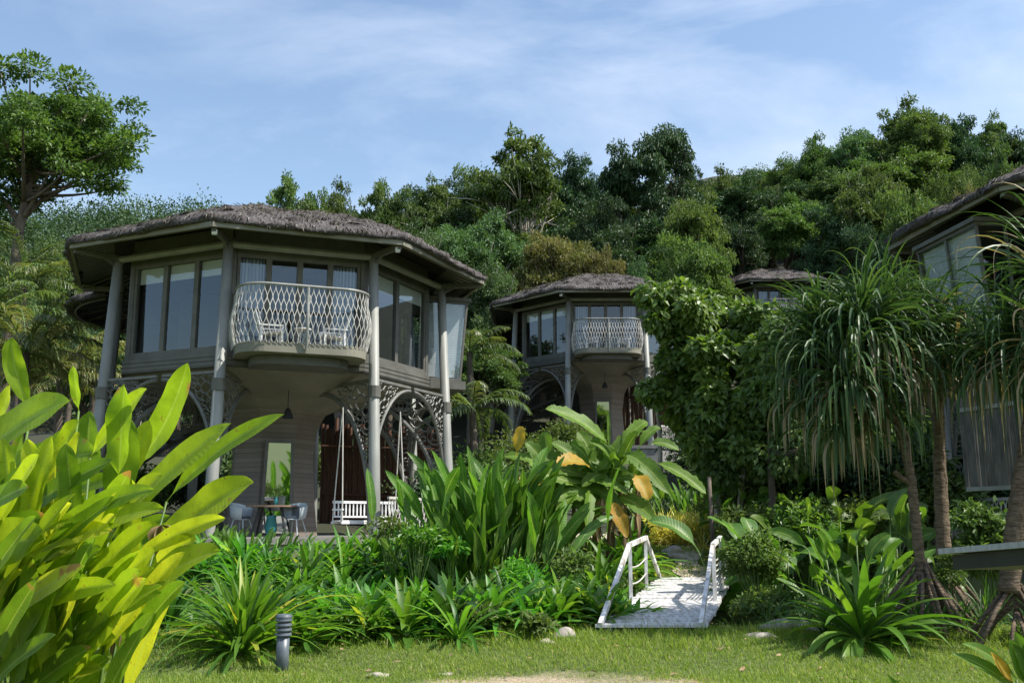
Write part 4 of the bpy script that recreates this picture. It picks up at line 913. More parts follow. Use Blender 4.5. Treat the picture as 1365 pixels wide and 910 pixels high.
for Y_, hh in ((56, 8), (62, 9.5), (70, 10), (78, 11), (90, 11)):
    for px in range(350, 1400, 62):
        px_ = px+rt.uniform(-22, 22); p = P(px_, 300, Y_)
        if 940 < px_ < 1110 and Y_ < 62: continue
        if any(abs(p[0]-V_.location[0]) < 7.5 and abs(Y_-V_.location[1]) < 7.5 for V_ in (V1, V2, V3, V4)): continue
        gz = float(ground(p[0], Y_)); h = hh*rt.uniform(.85, 1.15); top = gz+h-EYE; sl = top/Y_
        b_ = (sl*CP-SP)/(CP+sl*SP); pyt = 455-F*b_
        lim = np.interp(px_, skx, sky_y)+18
        if pyt < lim: h -= (lim-pyt)/F*Y_; 
        if h < 4: continue
        tree(kinds[rt.integers(len(kinds))], (p[0], Y_+rt.uniform(-2, 2), gz), rt.uniform(.7, .95), h/12.1, 'forest tree packed among its neighbours on the hillside below the skyline', 'hillside forest trees')
# far forest on the left hill
def forest(n, x0, x1, y0, y1, seed, nl, ls, rr0, rr1):
    r = np.random.default_rng(seed); x = r.uniform(x0, x1, n); y = r.uniform(y0, y1, n); ok = (x > -.62*y-5); x, y = x[ok], y[ok]; n = len(x)
    R_ = r.uniform(rr0, rr1, n); z = ground(x, y)+R_*.9; g = G(); N_ = n*nl; ci = np.repeat(np.arange(n), nl)
    d = r.normal(size=(N_, 3)); d[:, 2] = np.abs(d[:, 2])-.25; d /= np.linalg.norm(d, axis=1)[:, None]
    k = r.random(N_)**.3; lob = 1+.22*np.sin(d[:, 0]*5+ci)*np.sin(d[:, 1]*5+ci*2)+.15*np.sin(d[:, 2]*9+ci)
    p = np.stack([x, y, z], -1)[ci]+d*(R_[ci]*k*lob)[:, None]*np.array([1, 1, 1.15])
    out = d*.7+r.normal(size=(N_, 3))*.6; out /= np.linalg.norm(out, axis=1)[:, None]; up = d+r.normal(size=(N_, 3))*.5+np.array([0, 0, .5]); sd = np.cross(out, up); sd /= np.linalg.norm(sd, axis=1)[:, None]
    s = ls*r.uniform(.6, 1.3, N_)[:, None]; v = np.stack([p, p+out*s*.5+sd*s*.3, p+out*s, p+out*s*.5-sd*s*.3], 1)
    a = np.zeros((N_, 4, 3)); a[..., 2] = np.clip(r.random(n)[ci]*.85+r.random(N_)*.25-.05, 0, 1)[:, None]
    g.add(v.reshape(-1, 3), np.arange(N_*4).reshape(-1, 4), a.reshape(-1, 3)); return g
tag(forest(1050, -150, 10, 112, 245, 3, 360, .6, 2.8, 6.2).obj('far_forest', 'far'), 'far forest covering the distant hill at left', 'forest', kind='stuff')
for i, (px, py, wp, Y_, k) in enumerate([(-20, 300, 90, 70, 'canopy'), (60, 300, 110, 88, 'fine'), (130, 318, 100, 96, 'canopy'), (200, 320, 100, 100, 'bluish'), (20, 340, 110, 62, 'bluish'), (110, 350, 120, 70, 'canopy'), (180, 380, 130, 64, 'dark'), (250, 350, 120, 74, 'canopy'), (310, 330, 120, 84, 'fine'), (120, 440, 130, 50, 'dark'), (40, 420, 120, 48, 'canopy'), (230, 450, 130, 48, 'dark'), (300, 420, 130, 52, 'dark'), (380, 400, 120, 50, 'canopy'), (470, 430, 140, 48, 'bright'), (560, 420, 140, 47, 'dark'), (640, 440, 120, 44, 'canopy')]):
    tree_at(k, px, py, wp, Y_, 'garden tree behind the large villa, seen in part round its posts and roof', 'trees behind the large villa')
# tall tree at left
gg, C = crown(150, 170, (4.9, 4.2, 3.9), -.1, .24, (.4, .85), .45, -.85, 31, asp=.5, lump=.45)
Yt = 42; c0 = P(52, 188, Yt); gz = float(ground(c0[0], Yt)); gz = min(gz, 2.5)
extra = np.array([P(150, 205, Yt), P(168, 190, Yt-1), P(120, 238, Yt-1), P(145, 240, Yt), P(100, 215, Yt), P(95, 110, Yt), P(40, 90, Yt), P(0, 95, Yt), P(0, 255, Yt), P(35, 240, Yt+1), P(-25, 215, Yt), P(72, 232, Yt), P(10, 215, Yt-1), P(105, 190, Yt), P(-10, 290, Yt), P(80, 200, Yt-1)])-c0
r = np.random.default_rng(3)
for e in extra:
    n = 520; d = r.normal(size=(n, 3)); d /= np.linalg.norm(d, axis=1)[:, None]; p = e+d*r.random((n, 1))**.5*np.array([.95, .9, .6]); out = d+r.normal(size=(n, 3))*.5; out /= np.linalg.norm(out, axis=1)[:, None]
    sd = np.cross(out, [0, 0, 1.]); sd /= np.linalg.norm(sd, axis=1)[:, None]; s = .25*r.uniform(.6, 1.2, n)[:, None]
    a = np.zeros((n, 4, 3)); a[..., 2] = r.random(n)[:, None]; gg.add(np.stack([p, p+out*s*.5+sd*s*.25, p+out*s, p+out*s*.5-sd*s*.25], 1).reshape(-1, 3), np.arange(n*4).reshape(-1, 4), a.reshape(-1, 3))
tt_ = thing('tall_tree', 'tall spreading tree standing alone against the sky at the left edge', 'tree', (P(22, 340, Yt)[0], Yt, gz))
off = c0-np.array(tt_.location)
o = gg.obj('crown', 'canopy', tt_); o.location = off
C2 = np.vstack([C, extra])+off; g = G(); tr0 = np.array([[0, 0, -.5], [0, 0, 5], P(26, 300, Yt)-np.array(tt_.location), P(40, 250, Yt)-np.array(tt_.location), P(48, 200, Yt)-np.array(tt_.location)])
g.tube(tr0, [.34, .28, .22, .17, .1], 12); idx = r.permutation(len(C2))[:16]
for i in list(idx)+list(range(len(C2)-18, len(C2))):
    c = C2[i]; a = tr0[2]+(tr0[4]-tr0[2])*r.random()*.9; q = np.linspace(0, 1, 8)[:, None]; md = (a+c)/2+np.array([0, 0, -.4]); g.tube((1-q)**2*a+2*q*(1-q)*md+q**2*c, .11-.09*q[:, 0], 6)
g.obj('trunk', 'bark', tt_, True)
# ---------------------------------------------------------------- palms
def palm(name, label, loc, h, nf, fl, tint0=.3, seed=1, group=None, els=(1.3, -.2), kind='palm', lean=(0, 0), nl=46, ll=.75, azr=None):
    r = np.random.default_rng(seed); t = thing(name, label, 'palm', loc, group=group)
    tp = np.array([lean[0], lean[1], h]); q = np.linspace(0, 1, 12)[:, None]; tr = q*tp+np.array([.15, .1, 0])*np.sin(q*3)*h*.1; tr[0] = (0, 0, -.3)
    g = G(); g.tube(tr, np.linspace(.2, .11, 12)*(1+.06*np.sin(np.arange(12)*3)), 10); g.obj('trunk', 'bark', t, True); tp = tr[-1]
    g = G(); m = G()
    for i in range(nf):
        az = (i*2.4+r.normal()*.2) if azr is None else r.uniform(*azr); el = els[0]+(els[1]-els[0])*(i/nf)+r.normal()*.1; L_ = fl*r.uniform(.85, 1.1); bend = r.uniform(1.0, 1.6); n = 26
        u = np.linspace(0, 1, n+1); e = el-bend*u**1.4; d = np.stack([np.cos(e)*math.cos(az), np.cos(e)*math.sin(az), np.sin(e)], -1)*L_/n
        p = tp+np.concatenate([np.zeros((1, 3)), np.cumsum(d[:-1], 0)]); m.tube(p, np.linspace(.028, .006, n+1), 5)
        uu = r.uniform(.1, 1, nl*2); uu.sort(); side = np.where(np.arange(nl*2) % 2, 1, -1); b = np.stack([np.interp(uu, u, p[:, k]) for k in range(3)], -1); ee = np.interp(uu, u, e)
        la = az+side*(1.15-.5*uu)+r.normal(size=nl*2)*.06; le = ee*.5+.1+r.normal(size=nl*2)*.08
        straps(g, b, la, le, ll*np.sin(PI*(uu*.86+.1))**.6*r.uniform(.85, 1.1, nl*2), .022, r.uniform(.9, 1.7, nl*2), 4, 'needle', fold=.3, tint=np.clip(tint0+r.normal(size=nl*2)*.15+.25*(r.random() < .2), 0, 1))
    g.obj('fronds', kind, t); m.obj('frond_ribs', 'stem', t, True); return t
def gl(px, Y): x = P(px, 500, Y)[0]; return (x, Y, float(ground(x, Y)))
for i, (px, py, Y_, sc_, lb, tint) in enumerate([(30, 470, 26, 2.4, 'feathery palm between the tall canna and the left villa posts', .6), (-25, 430, 28, 3.0, 'tall-fronded palm cut by the left edge', .45), (80, 500, 36, 2.8, "yellowish palm close behind the large villa's leftmost post", .75), (20, 380, 33, 2.8, 'palm with upright fronds under the tall left tree', .35), (125, 500, 38, 2.4, "low palm under the large villa's stair roof", .6)]):
    x, y, z = gl(px, Y_); palm('coconut_palm', lb, (x, y, z), P(px, py, Y_)[2]-z, 17, sc_, tint, 40+i, 'palms left of the large villa', ll=.62)
x, y, z = gl(630, 33); palm('coconut_palm', "palm with long drooping fronds between the two villas", (x, y, z), P(630, 545, 33)[2]-z, 10, 2.1, .3, 50, 'palms between the villas', (.9, .0), ll=.6)
x, y, z = gl(625, 37); palm('coconut_palm', 'taller palm half hidden behind the right glass bay of the large villa', (x, y, z), P(622, 470, 37)[2]-z, 10, 2.0, .3, 51, 'palms between the villas', (1.1, .0), ll=.6)
x, y, z = gl(850, 32); 
# ---------------------------------------------------------------- strap leaved clumps
def clump(name, label, loc, n, L_, W_, seed, kind='strap', el=(.35, 1.45), bend=(.5, 1.9), nseg=7, lo=.0, hi=1., group=None, cat='plant', spread=.18, cores=1, yl=.06, pr='strap'):
    r = np.random.default_rng(seed); t = thing(name, label, cat, loc, group=group); g = G(); st = G()
    for c in range(cores):
        cx, cy = (0, 0) if cores == 1 else (r.normal()*spread*2, r.normal()*spread*1.6); n_ = n//cores; u = np.arange(n_)/n_
        az = np.arange(n_)*2.4+r.normal(size=n_)*.25; e = el[1]+(el[0]-el[1])*u**.8+r.normal(size=n_)*.08; b = np.stack([cx+.05*np.cos(az)*(.4+u), cy+.05*np.sin(az)*(.4+u), .02+.18*(1-u)*r.random()+0*az], -1)
        tint = np.clip(r.uniform(lo, hi*.75, n_)+r.normal(size=n_)*.08, 0, .88); tint = np.where(r.random(n_) < yl*(.3+1.6*u), r.uniform(.93, 1, n_), tint)
        straps(g, b, az, e, L_*r.uniform(.65, 1.12, n_)*(.75+.25*np.sin(u*PI)), W_*r.uniform(.75, 1.15, n_), r.uniform(*bend, n_)*(.6+.6*u), nseg, pr, fold=.3, tint=tint, roll=r.normal(size=n_)*.25)
        st = G(); st.tube([(cx, cy, -.1), (cx, cy, .2)], [.06, .035], 8); st.obj('stem', 'stem', t)
    g.obj('leaves', kind, t, True); return t
def cl_at(px, pyb, Y, **k):
    p = P(px, pyb, Y); return (p[0], Y, float(ground(p[0], Y))-.02)
clump('lily_clump', 'large spider lily clump with drooping yellow-tipped leaves left of the bollard', cl_at(308, 860, 12.1), 210, 1.5, .034, 1, cores=3, yl=.13, spread=.16, el=(-.1, 1.45), bend=(.4, 1.7), nseg=8)
clump('lily_clump', 'dark lily clump in the shade between the canna and the front-left clump', cl_at(225, 820, 13.6), 110, 1.1, .03, 2, 'strapdark', cores=2)
clump('lily_clump', 'dark lily clump behind the canna, next to the lawn', cl_at(150, 815, 14.2), 100, 1.1, .032, 22, 'strapdark', cores=2)
clump('lily_clump', 'dark lily clump low in the gap under the canna leaves', cl_at(180, 800, 16), 100, 1.2, .035, 23, 'strapdark', cores=2)
bed = [(405, 828, 13.2), (455, 832, 13.0), (512, 835, 12.9), (568, 832, 13.0), (622, 832, 13.2), (672, 826, 13.6), (430, 800, 14.6), (488, 800, 14.5), (545, 800, 14.6), (600, 800, 14.8), (655, 800, 15), (705, 815, 14.3), (748, 815, 14.4), (785, 808, 14.8), (398, 780, 16.4), (455, 780, 16.4), (515, 780, 16.5), (570, 780, 16.4), (630, 775, 16.8), (690, 790, 16), (745, 790, 16.2), (795, 780, 16.6), (350, 780, 16), (300, 790, 15.4), (430, 770, 18.5), (495, 770, 18.6), (555, 770, 18.8), (370, 770, 18.6), (805, 760, 18.4), (830, 745, 19.8)]
rb_ = np.random.default_rng(77)
bed += [(px_+rb_.uniform(-14, 14), 800, Y_+rb_.uniform(-.3, .3)) for Y_, x0_, x1_ in ((13.9, 400, 800), (15.5, 380, 820), (17.6, 300, 830), (19.6, 250, 700)) for px_ in range(x0_, x1_, 52)]
for i, (px, py, Y_) in enumerate(bed):
    row = 'front' if Y_ < 13.8 else 'back' if Y_ > 17 else 'middle'
    broad = i % 3 != 0; tall = np.interp(Y_, [13, 17, 20], [.82, .98, 1.15])
    clump('lily_clump', 'spider lily clump in the %s row of the bed between bollard and bridge' % row, cl_at(px+rb_.normal()*6, py, Y_), 105 if not broad else 90, tall*rb_.uniform(.9, 1.12), .055 if broad else .032, 100+i, 'strap' if i % 5 else 'strapdark', el=(-.1, 1.42), cores=3, spread=.2, yl=.05, hi=.85+.35*rb_.random(), group='%s row of spider lilies in the bed' % row, pr='lance' if broad else 'strap', nseg=6)
# small leafy herbs among the lilies
def herb(name, label, loc, R_, zc, n, ls, seed, kind, group=None, cat='shrub', asp=.45, nb=16, low=-.2):
    gg, C = crown(nb, n//nb, R_, zc, ls, (.16*R_[0]/.5, .3*R_[0]/.5), .45, low, seed, asp=asp)
    t = thing(name, label, cat, loc, group=group); gg.obj('foliage', kind, t); g = G()
    for c in C[:min(nb, 14)]: g.tube([(0, 0, -.1), (c[0]*.3, c[1]*.3, c[2]*.5), tuple(c)], [.02*R_[0]/.5+.004, .012*R_[0]/.5+.003, .004], 5)
    g.obj('stem', 'stem', t); return t
for i, (px, py, Y_, s) in enumerate([(520, 715, 17.6, .45), (556, 722, 17.2, .42), (640, 828, 13.1, .3), (480, 838, 12.7, .25), (715, 840, 12.7, .2), (600, 738, 17.4, .4), (765, 760, 15.4, .35), (695, 770, 15.2, .35)]):
    x, y, z = cl_at(px, py, Y_); zz = P(px, py, Y_)[2]-z
    herb('leafy_weed', 'broad-leaved weed growing up through the lily bed', (x, y, z), (s, s, s*.8), max(zz, s*.6), 420, .11, 200+i, 'strap' if i % 2 else 'bright', 'leafy weeds in the lily bed', 'plant')
# ---------------------------------------------------------------- heliconia stand
def stand(name, label, loc, n, L_, W_, rx, ry, seed, kind='helic', stalk=.5, group=None, tint=(0, .85), el=(.95, 1.52), bend=(.05, .6)):
    r = np.random.default_rng(seed); t = thing(name, label, 'plant', loc, group=group); g = G(); st = G()
    for i in range(n):
        x, y = r.normal()*rx*.5, r.normal()*ry*.5; h = stalk*r.uniform(.3, 1.5); az = math.atan2(y, x)+r.normal()*.8; e = r.uniform(*el); b = np.array([x, y, h]); L__ = L_*r.uniform(.7, 1.15)
        bd = r.uniform(*bend); d = np.array([math.cos(e)*math.cos(az), math.cos(e)*math.sin(az), math.sin(e)]); d2 = np.array([math.cos(e-bd)*math.cos(az), math.cos(e-bd)*math.sin(az), math.sin(e-bd)])
        a = b; c = b+d*L__*.5; tip = c+d2*L__*.5; st.tube([(x*.6, y*.6, -.1), tuple(b*.7+np.array([x*.2, y*.2, 0])), tuple(b)], [.022, .018, .01], 5)
        bigleaf(g, a, tip, W_*r.uniform(.75, 1.15), (c-(a+tip)/2), face=(r.normal()*.7, -.7+r.normal()*.5, .5+r.random()*.6), fold=.3, tint=r.uniform(*tint), kind='lance' if kind == 'strapdark' else 'paddle', n=12, m=4, wave=.08)
    g.obj('leaves', kind, t, True); st.obj('stalks', 'stem', t, True); return t
stand('heliconia', 'tall dark green heliconia stand left of the banana plants', cl_at(652, 740, 18.6), 160, 1.35, .11, 1.25, .9, 301, stalk=.85)
stand('heliconia', 'lower leafy heliconia in front of the tall stand', cl_at(612, 740, 18.0), 55, .95, .09, .8, .6, 302, stalk=.45)
stand('heliconia', 'heliconia joined to the right side of the tall stand, under the banana leaves', cl_at(690, 745, 19.9), 45, 1.0, .10, .8, .5, 303, stalk=.5)
# ---------------------------------------------------------------- banana cluster
Yb = 19.6
bx = cl_at(795, 735, Yb); bt = thing('banana_plant', 'banana clump with ragged leaves, some bright yellow, left of the bridge', 'banana plant', bx); B0 = np.array(bx); g = G()
def bl(a, b, wpx, tint, arch=.12, Ya=0., Yb_=0., rag=.3, fold=.3, face=None):
    A, B = P(*a, Yb+Ya)-B0, P(*b, Yb+Yb_)-B0; bigleaf(g, A, B, wpx/F*Yb, (0, 0, arch), fold=fold, tint=tint, n=26, ragged=rag, face=face, m=6)
r_b = np.random.default_rng(12)
BL = [((820, 600), (727, 545), 15, .62, .15, 0, -.3), ((775, 652), (706, 634), 13, .6, .1, 0, -.5), ((752, 668), (694, 693), 13, .62, .1, 0, -.7), ((788, 650), (782, 706), 11, .55, .1, 0, -.6), ((818, 660), (872, 694), 13, .5, .1, 0, -.6),
 ((825, 602), (892, 658), 14, .5, .15, 0, -.5), ((868, 615), (941, 658), 12, .6, .1, .2, -.2), ((826, 602), (863, 562), 12, .7, .1, .1, .3), ((864, 592), (905, 600), 9, .5, .08, .2, .2), ((772, 655), (744, 688), 12, .7, .1, 0, -.5),
 ((786, 622), (743, 620), 14, .93, .1, -.4, -.9), ((735, 655), (692, 642), 13, .96, .08, -.6, -1.1), ((846, 632), (864, 666), 13, .93, .08, -.4, -.7), ((812, 668), (836, 716), 10, .97, .1, -.4, -.8), ((688, 608), (696, 568), 9, .9, .05, -.8, -.8),
 ((800, 640), (760, 590), 14, .45, .12, .1, 0), ((800, 640), (770, 575), 13, .3, .12, .3, .4), ((790, 640), (735, 590), 14, .35, .12, .2, .3), ((805, 640), (800, 575), 12, .5, .1, .2, .3), ((810, 640), (836, 580), 13, .4, .1, .1, .2), ((800, 650), (850, 640), 12, .2, .12, .1, -.2),
 ((780, 650), (720, 610), 14, .35, .15, .2, .2), ((812, 600), (811, 550), 3, .6, .0, .1, .1), ((790, 655), (745, 640), 12, .25, .1, .2, -.1), ((850, 600), (880, 570), 10, .5, .1, .3, .5), ((735, 640), (700, 590), 12, .3, .12, .4, .4), ((735, 640), (725, 575), 12, .45, .12, .4, .5), ((745, 640), (770, 600), 12, .5, .1, .4, .4), ((835, 655), (875, 640), 11, .3, .1, .2, 0), ((795, 655), (830, 690), 11, .15, .12, 0, -.3), ((760, 655), (730, 700), 11, .2, .1, .1, -.1), ((800, 665), (792, 715), 9, .98, .1, 0, -.1)]
for i in range(52):
    sx_, sy_ = r_b.uniform(745, 850), r_b.uniform(630, 680); an = rad(r_b.uniform(-40, 220)); ll = r_b.uniform(50, 85)
    if sx_ > 790 and an < 1.2: continue
    BL.append(((sx_, sy_), (sx_+ll*math.cos(an), sy_-ll*.75*math.sin(an)), r_b.uniform(9, 13), r_b.uniform(.15, .75), .12, .2, r_b.uniform(-.4, .6)))
for a, b, wp, ti, ar, ya, yb in BL: bl(a, b, wp, ti, ar, ya, yb)
g.obj('leaves', 'banana', bt, True)
g = G()
for px, tx, ty, r_ in ((745, 740, 640, .07), (775, 778, 640, .08), (795, 792, 645, .10), (812, 815, 610, .09), (830, 828, 620, .09), (845, 852, 610, .07), (760, 765, 650, .06)):
    a = P(px, 745, Yb); b = P(tx, ty+24, Yb+.1); g.tube([(a[0]-B0[0], Yb-B0[1], -.1), (a+b)/2-B0+np.array([.03, 0, 0]), b-B0], [r_, r_*.9, r_*.6], 9)
g.obj('trunk', 'stalk', bt, True)
r = np.random.default_rng(5); g = G()
for i in range(26): straps(g, [np.array(P(r.uniform(745, 850), r.uniform(650, 690), Yb-.12))-B0], r.uniform(0, 6), -1.2, r.uniform(.4, .7), .035, .3, 5, 'lance', tint=.97)
M['dead'] = surf('dry_leaf', (.16, .10, .05), (.38, .27, .15), 12, .8, (1, 1, .3), .4); g.obj('dry_leaves', 'dead', bt)
# ---------------------------------------------------------------- foreground canna
Yc = 4.6; cb = np.array([P(40, 900, Yc)[0], Yc, 0.]); ct = thing('canna_plant', 'big close-up canna with glowing yellow-green paddle leaves at the left edge', 'plant', tuple(cb)); g = G(); st = G(); r = np.random.default_rng(8)
CL = [((42, 548), (16, 450), 13, .35, (-.03, 0, .02)), ((105, 548), (98, 487), 9, .35, 0), ((158, 640), (166, 512), 21, .4, 0), ((180, 622), (250, 484), 20, .45, (.03, 0, -.02)), ((120, 735), (308, 564), 20, .55, (0, 0, .03)), ((222, 668), (379, 552), 13, .38, (-.03, 0, .035)),
 ((105, 765), (216, 632), 22, .85, (.0, 0, .02)), ((190, 755), (338, 643), 27, .72, (.0, 0, .05)), ((150, 815), (293, 734), 24, .5, (0, 0, .03)), ((-70, 700), (130, 602), 36, .35, (0, 0, .06)), ((-60, 640), (92, 535), 26, .45, (0, 0, .05)), ((-20, 790), (152, 678), 20, .3, (0, 0, .04)),
 ((-40, 850), (132, 740), 17, .42, (0, 0, .04)), ((78, 800), (179, 780), 9, .8, (0, 0, .02)), ((10, 930), (76, 790), 26, .25, (0, 0, .02)), ((0, 905), (196, 864), 15, .6, (0, 0, .05)), ((30, 915), (136, 890), 12, .88, (0, 0, .02)), ((-50, 900), (34, 838), 24, .5, (0, 0, .03)),
 ((30, 730), (62, 596), 26, .3, (0, 0, 0)), ((112, 700), (120, 548), 24, .12, (0, 0, 0)), ((150, 700), (175, 560), 22, .2, (0, 0, 0)), ((60, 700), (85, 570), 22, .5, (0, 0, 0)), ((-10, 590), (14, 512), 11, .75, (0, 0, 0)), ((-30, 600), (-6, 500), 14, .5, (0, 0, 0)), ((120, 610), (196, 518), 14, .6, (0, 0, .02)), ((170, 640), (200, 560), 14, .8, (0, 0, 0)),
 ((60, 640), (105, 560), 14, .8, (.0, 0, .02)), ((40, 800), (95, 700), 28, .35, (0, 0, 0)), ((150, 780), (190, 700), 24, .3, (0, 0, 0)), ((120, 850), (165, 760), 20, .2, (0, 0, 0)), ((10, 850), (60, 740), 30, .2, (0, 0, 0)), ((-20, 720), (20, 620), 24, .2, (0, 0, 0)), ((90, 850), (215, 790), 16, .35, (0, 0, .03)), ((80, 790), (110, 690), 26, .4, (0, 0, 0)), ((175, 745), (300, 690), 12, .8, (0, 0, .02)), ((140, 880), (60, 905), 12, .7, (0, 0, .02)), ((200, 760), (262, 720), 14, .9, (0, 0, .02)), ((190, 800), (240, 700), 12, .4, (0, 0, .02)), ((-60, 760), (60, 720), 28, .55, (0, 0, .04)), ((20, 780), (-20, 690), 20, .6, (0, 0, .02))]
for i in range(260):
    x0, y0 = r.uniform(-60, 185), r.uniform(640, 1000); ang = rad(r.uniform(15, 105)); ll = r.uniform(110, 190); x1, y1 = x0+ll*math.cos(ang), y0-ll*math.sin(ang)
    if y1 < 575+max(0, x1-110)*.75 or x1 > 300-max(0, y1-720)*.85: continue
    CL.append(((x0, y0), (x1, y1), r.uniform(13, 20), r.choice([.1, .25, .4, .55, .7, .9]), (0, 0, .03)))
for i, (a, b, wp, ti, ar) in enumerate(CL):
    dz = [0, .25, -.2, .4, -.05, .15][i % 6]+(.35 if i in (18, 19, 20, 21, 27, 28, 29, 30, 31, 33) else 0)
    dz += (.45 if i % 2 else -.1) if i >= 41 else 0; A, B = P(*a, Yc+dz+.1)-cb, P(*b, Yc+dz-(.25 if b[0]-a[0] > 60 else 0))-cb; ar = (0, 0, 0) if ar == 0 else ar
    d = B-A; fc = np.array([-.25+r.normal()*.25, -1, .4+r.normal()*.2])
    bigleaf(g, A, B, wp/F*Yc*(1.1 if i < 41 else .92), ar, face=fc, fold=.28 if wp < 30 else .2, tint=float(np.clip(ti+r.normal()*.04, 0, 1)), n=30, m=8, wave=.09, kind='canna')
    if i >= 41 and i % 3: continue
    ft = np.array([A[0]*.35+r.normal()*.08+.0, A[1]*.3+r.normal()*.1, -.05]); st.tube([ft, (ft+A)/2+np.array([A[0]*.1, 0, .08]), A], [.010, .008, .005], 6)
g.obj('leaves', 'big', ct, True); st.obj('stalks', 'stem', ct, True)
g = G()
for px, py in ((50, 678), (0, 845), (215, 700), (155, 830)):
    b = P(px, py, Yc+.05)-cb; straps(g, [b]*3, [0, 2, 4], [-.4, -1, -.8], [.13, .16, .1], .03, [2.5, 2, 2], 8, 'lance', fold=.9, tint=.5)
g.obj('dry_leaves', 'dead', ct, True)
# leaves at the bottom right corner
Yr = 5.2; rb0 = np.array([P(1350, 980, Yr)[0], Yr, 0.]); rt0 = thing('canna_plant', 'small close leaves with one orange-brown leaf in the bottom right corner', 'plant', tuple(rb0)); g = G(); st = G()
for a, b, wp, ti, ar in [((1362, 925), (1268, 871), 7, .3, .03), ((1355, 905), (1282, 857), 7, .35, .03), ((1350, 910), (1320, 868), 6, .98, .0), ((1372, 915), (1345, 850), 9, .4, 0), ((1385, 920), (1352, 840), 11, .45, 0), ((1380, 940), (1400, 850), 12, .4, 0), ((1375, 900), (1372, 848), 10, .7, 0), ((1150, 960), (1138, 903), 5, .6, 0), ((1215, 950), (1183, 898), 6, .5, 0), ((1160, 960), (1200, 905), 5, .4, 0)]:
    A, B = P(*a, Yr)-rb0, P(*b, Yr-.1)-rb0; bigleaf(g, A, B, wp/F*Yr*1.3, (0, 0, ar), fold=.35, tint=ti, kind='lance', n=16, m=6, face=(-.3, -.8, .6)); st.tube([(A[0]*.8, .0, -.05), A], [.012, .006], 6)
g.obj('leaves', 'banana', rt0, True); st.obj('stalks', 'stem', rt0, True)
# ---------------------------------------------------------------- crinum at right
clump('crinum', 'large crinum with broad arching leaves right of the bridge', cl_at(1148, 815, 12.5), 95, 1.3, .06, 401, 'strap', el=(-.15, 1.45), bend=(.2, 1.7), pr='lance', nseg=10, yl=.02, hi=1.1)
clump('crinum', 'pale edged lily tuft at the right foot of the large crinum', cl_at(1190, 835, 12.6), 50, .75, .022, 402, 'strap', el=(-.2, .8), bend=(.5, 1.2), yl=.15)
stand('heliconia', 'broad pointed-leaved shrub behind the large crinum', cl_at(1140, 700, 15.2), 26, .62, .10, .9, .5, 403, stalk=.95, tint=(.4, 1), el=(.5, 1.45))
for i, (px, Y_, L_) in enumerate([(1232, 13.2, .6), (1285, 13.0, .55), (1330, 12.8, .6), (1380, 12.6, .6), (1260, 14.0, .7), (1350, 14, .7), (1100, 14.4, .6), (1060, 13.6, .4), (1215, 14.5, .6), (1030, 15.5, .45)]):
    clump('grass_tuft', 'dark strappy tuft at the foot of the pandanus roots', cl_at(px, 830, Y_), 60, L_, .012, 420+i, 'strapdark', cores=3, spread=.2, group='strappy tufts under the pandanus', cat='plant')
# shade philodendrons / bananas in the dark middle right
for i, (px, Y_, n, L_, W_, h, lb) in enumerate([(1050, 17.5, 36, .95, .17, .9, 'broad dark leaves in the shade left below the pandanus crown'), (1110, 18.2, 32, 1.0, .16, 1.0, 'dark broad-leaved plant in the deep shade behind the crinum'), (1000, 22, 30, 1.0, .13, .9, 'shade plant with paddle leaves behind the round hedge shrub'), (1180, 17, 26, .9, .14, 1.3, 'shade plant with yellow-edged leaves behind the pandanus trunks'), (900, 33, 60, .95, .09, .6, 'deep green heliconia hedge behind the yellow grasses'), (860, 35, 50, .95, .1, .7, 'deep green heliconia hedge left of the yellow grasses')]):
    stand('shade_plant' if i < 4 else 'heliconia', lb, cl_at(px, 740, Y_), n, L_, W_, 1.3 if i < 4 else 2.2, .8, 450+i, 'helic', stalk=h, tint=(0, .6), el=(.2, 1.3), bend=(.3, 1.4))
for i, px in enumerate((925, 960, 1000)): stand('heliconia', 'dense green heliconia hedge beyond the yellow grasses', cl_at(px, 700, 31+i), 60, .9, .08, 1.8, .8, 460+i, 'helic', stalk=.6, tint=(.1, .8), group='heliconia hedge beyond the yellow grasses')
# round shrub right of the bridge
x, y, z = cl_at(1008, 760, 16.8); herb('round_shrub', 'upright leafy shrub standing at the right side of the bridge', (x, y, z), (.5, .5, .75), .95, 5200, .085, 470, 'bright', nb=42)
x, y, z = cl_at(1030, 770, 15.4); herb('round_shrub', 'low leafy bush between the upright shrub and the large crinum', (x, y, z), (.55, .4, .38), .4, 2600, .09, 471, 'bright', nb=26)
x, y, z = cl_at(820, 770, 17.4); herb('round_shrub', 'leafy bush at the left of the bridge railing', (x, y, z), (.5, .4, .4), .35, 2200, .11, 472, 'bright', nb=22)
x, y, z = cl_at(848, 725, 22.5); herb('round_shrub', 'small bright bush right of the banana trunks', (x, y, z), (.35, .4, .4), .4, 1600, .09, 473, 'bright', nb=26)
# yellow grasses
for i in range(11):
    px = 868+i*9.5; Y_ = 25.6+(i % 3)*.8; clump('yellow_grass', 'pale yellow variegated grass tuft in the row beyond the path', cl_at(px, 697, Y_), 130, 1.1, .016, 500+i, 'yellow', el=(.3, 1.45), bend=(.6, 1.8), cores=3, spread=.15, group='yellow grasses beyond the path', cat='grass', yl=0, nseg=5)
for i, (px, Y_) in enumerate([(955, 23.5), (985, 22), (1000, 20.5)]): clump('yellow_grass', 'green and yellow striped tuft under the slender tree', cl_at(px, 720, Y_), 80, .6, .012, 520+i, 'strapdark' if i == 0 else 'yellow', cores=2, group='striped tufts under the slender tree', cat='grass')
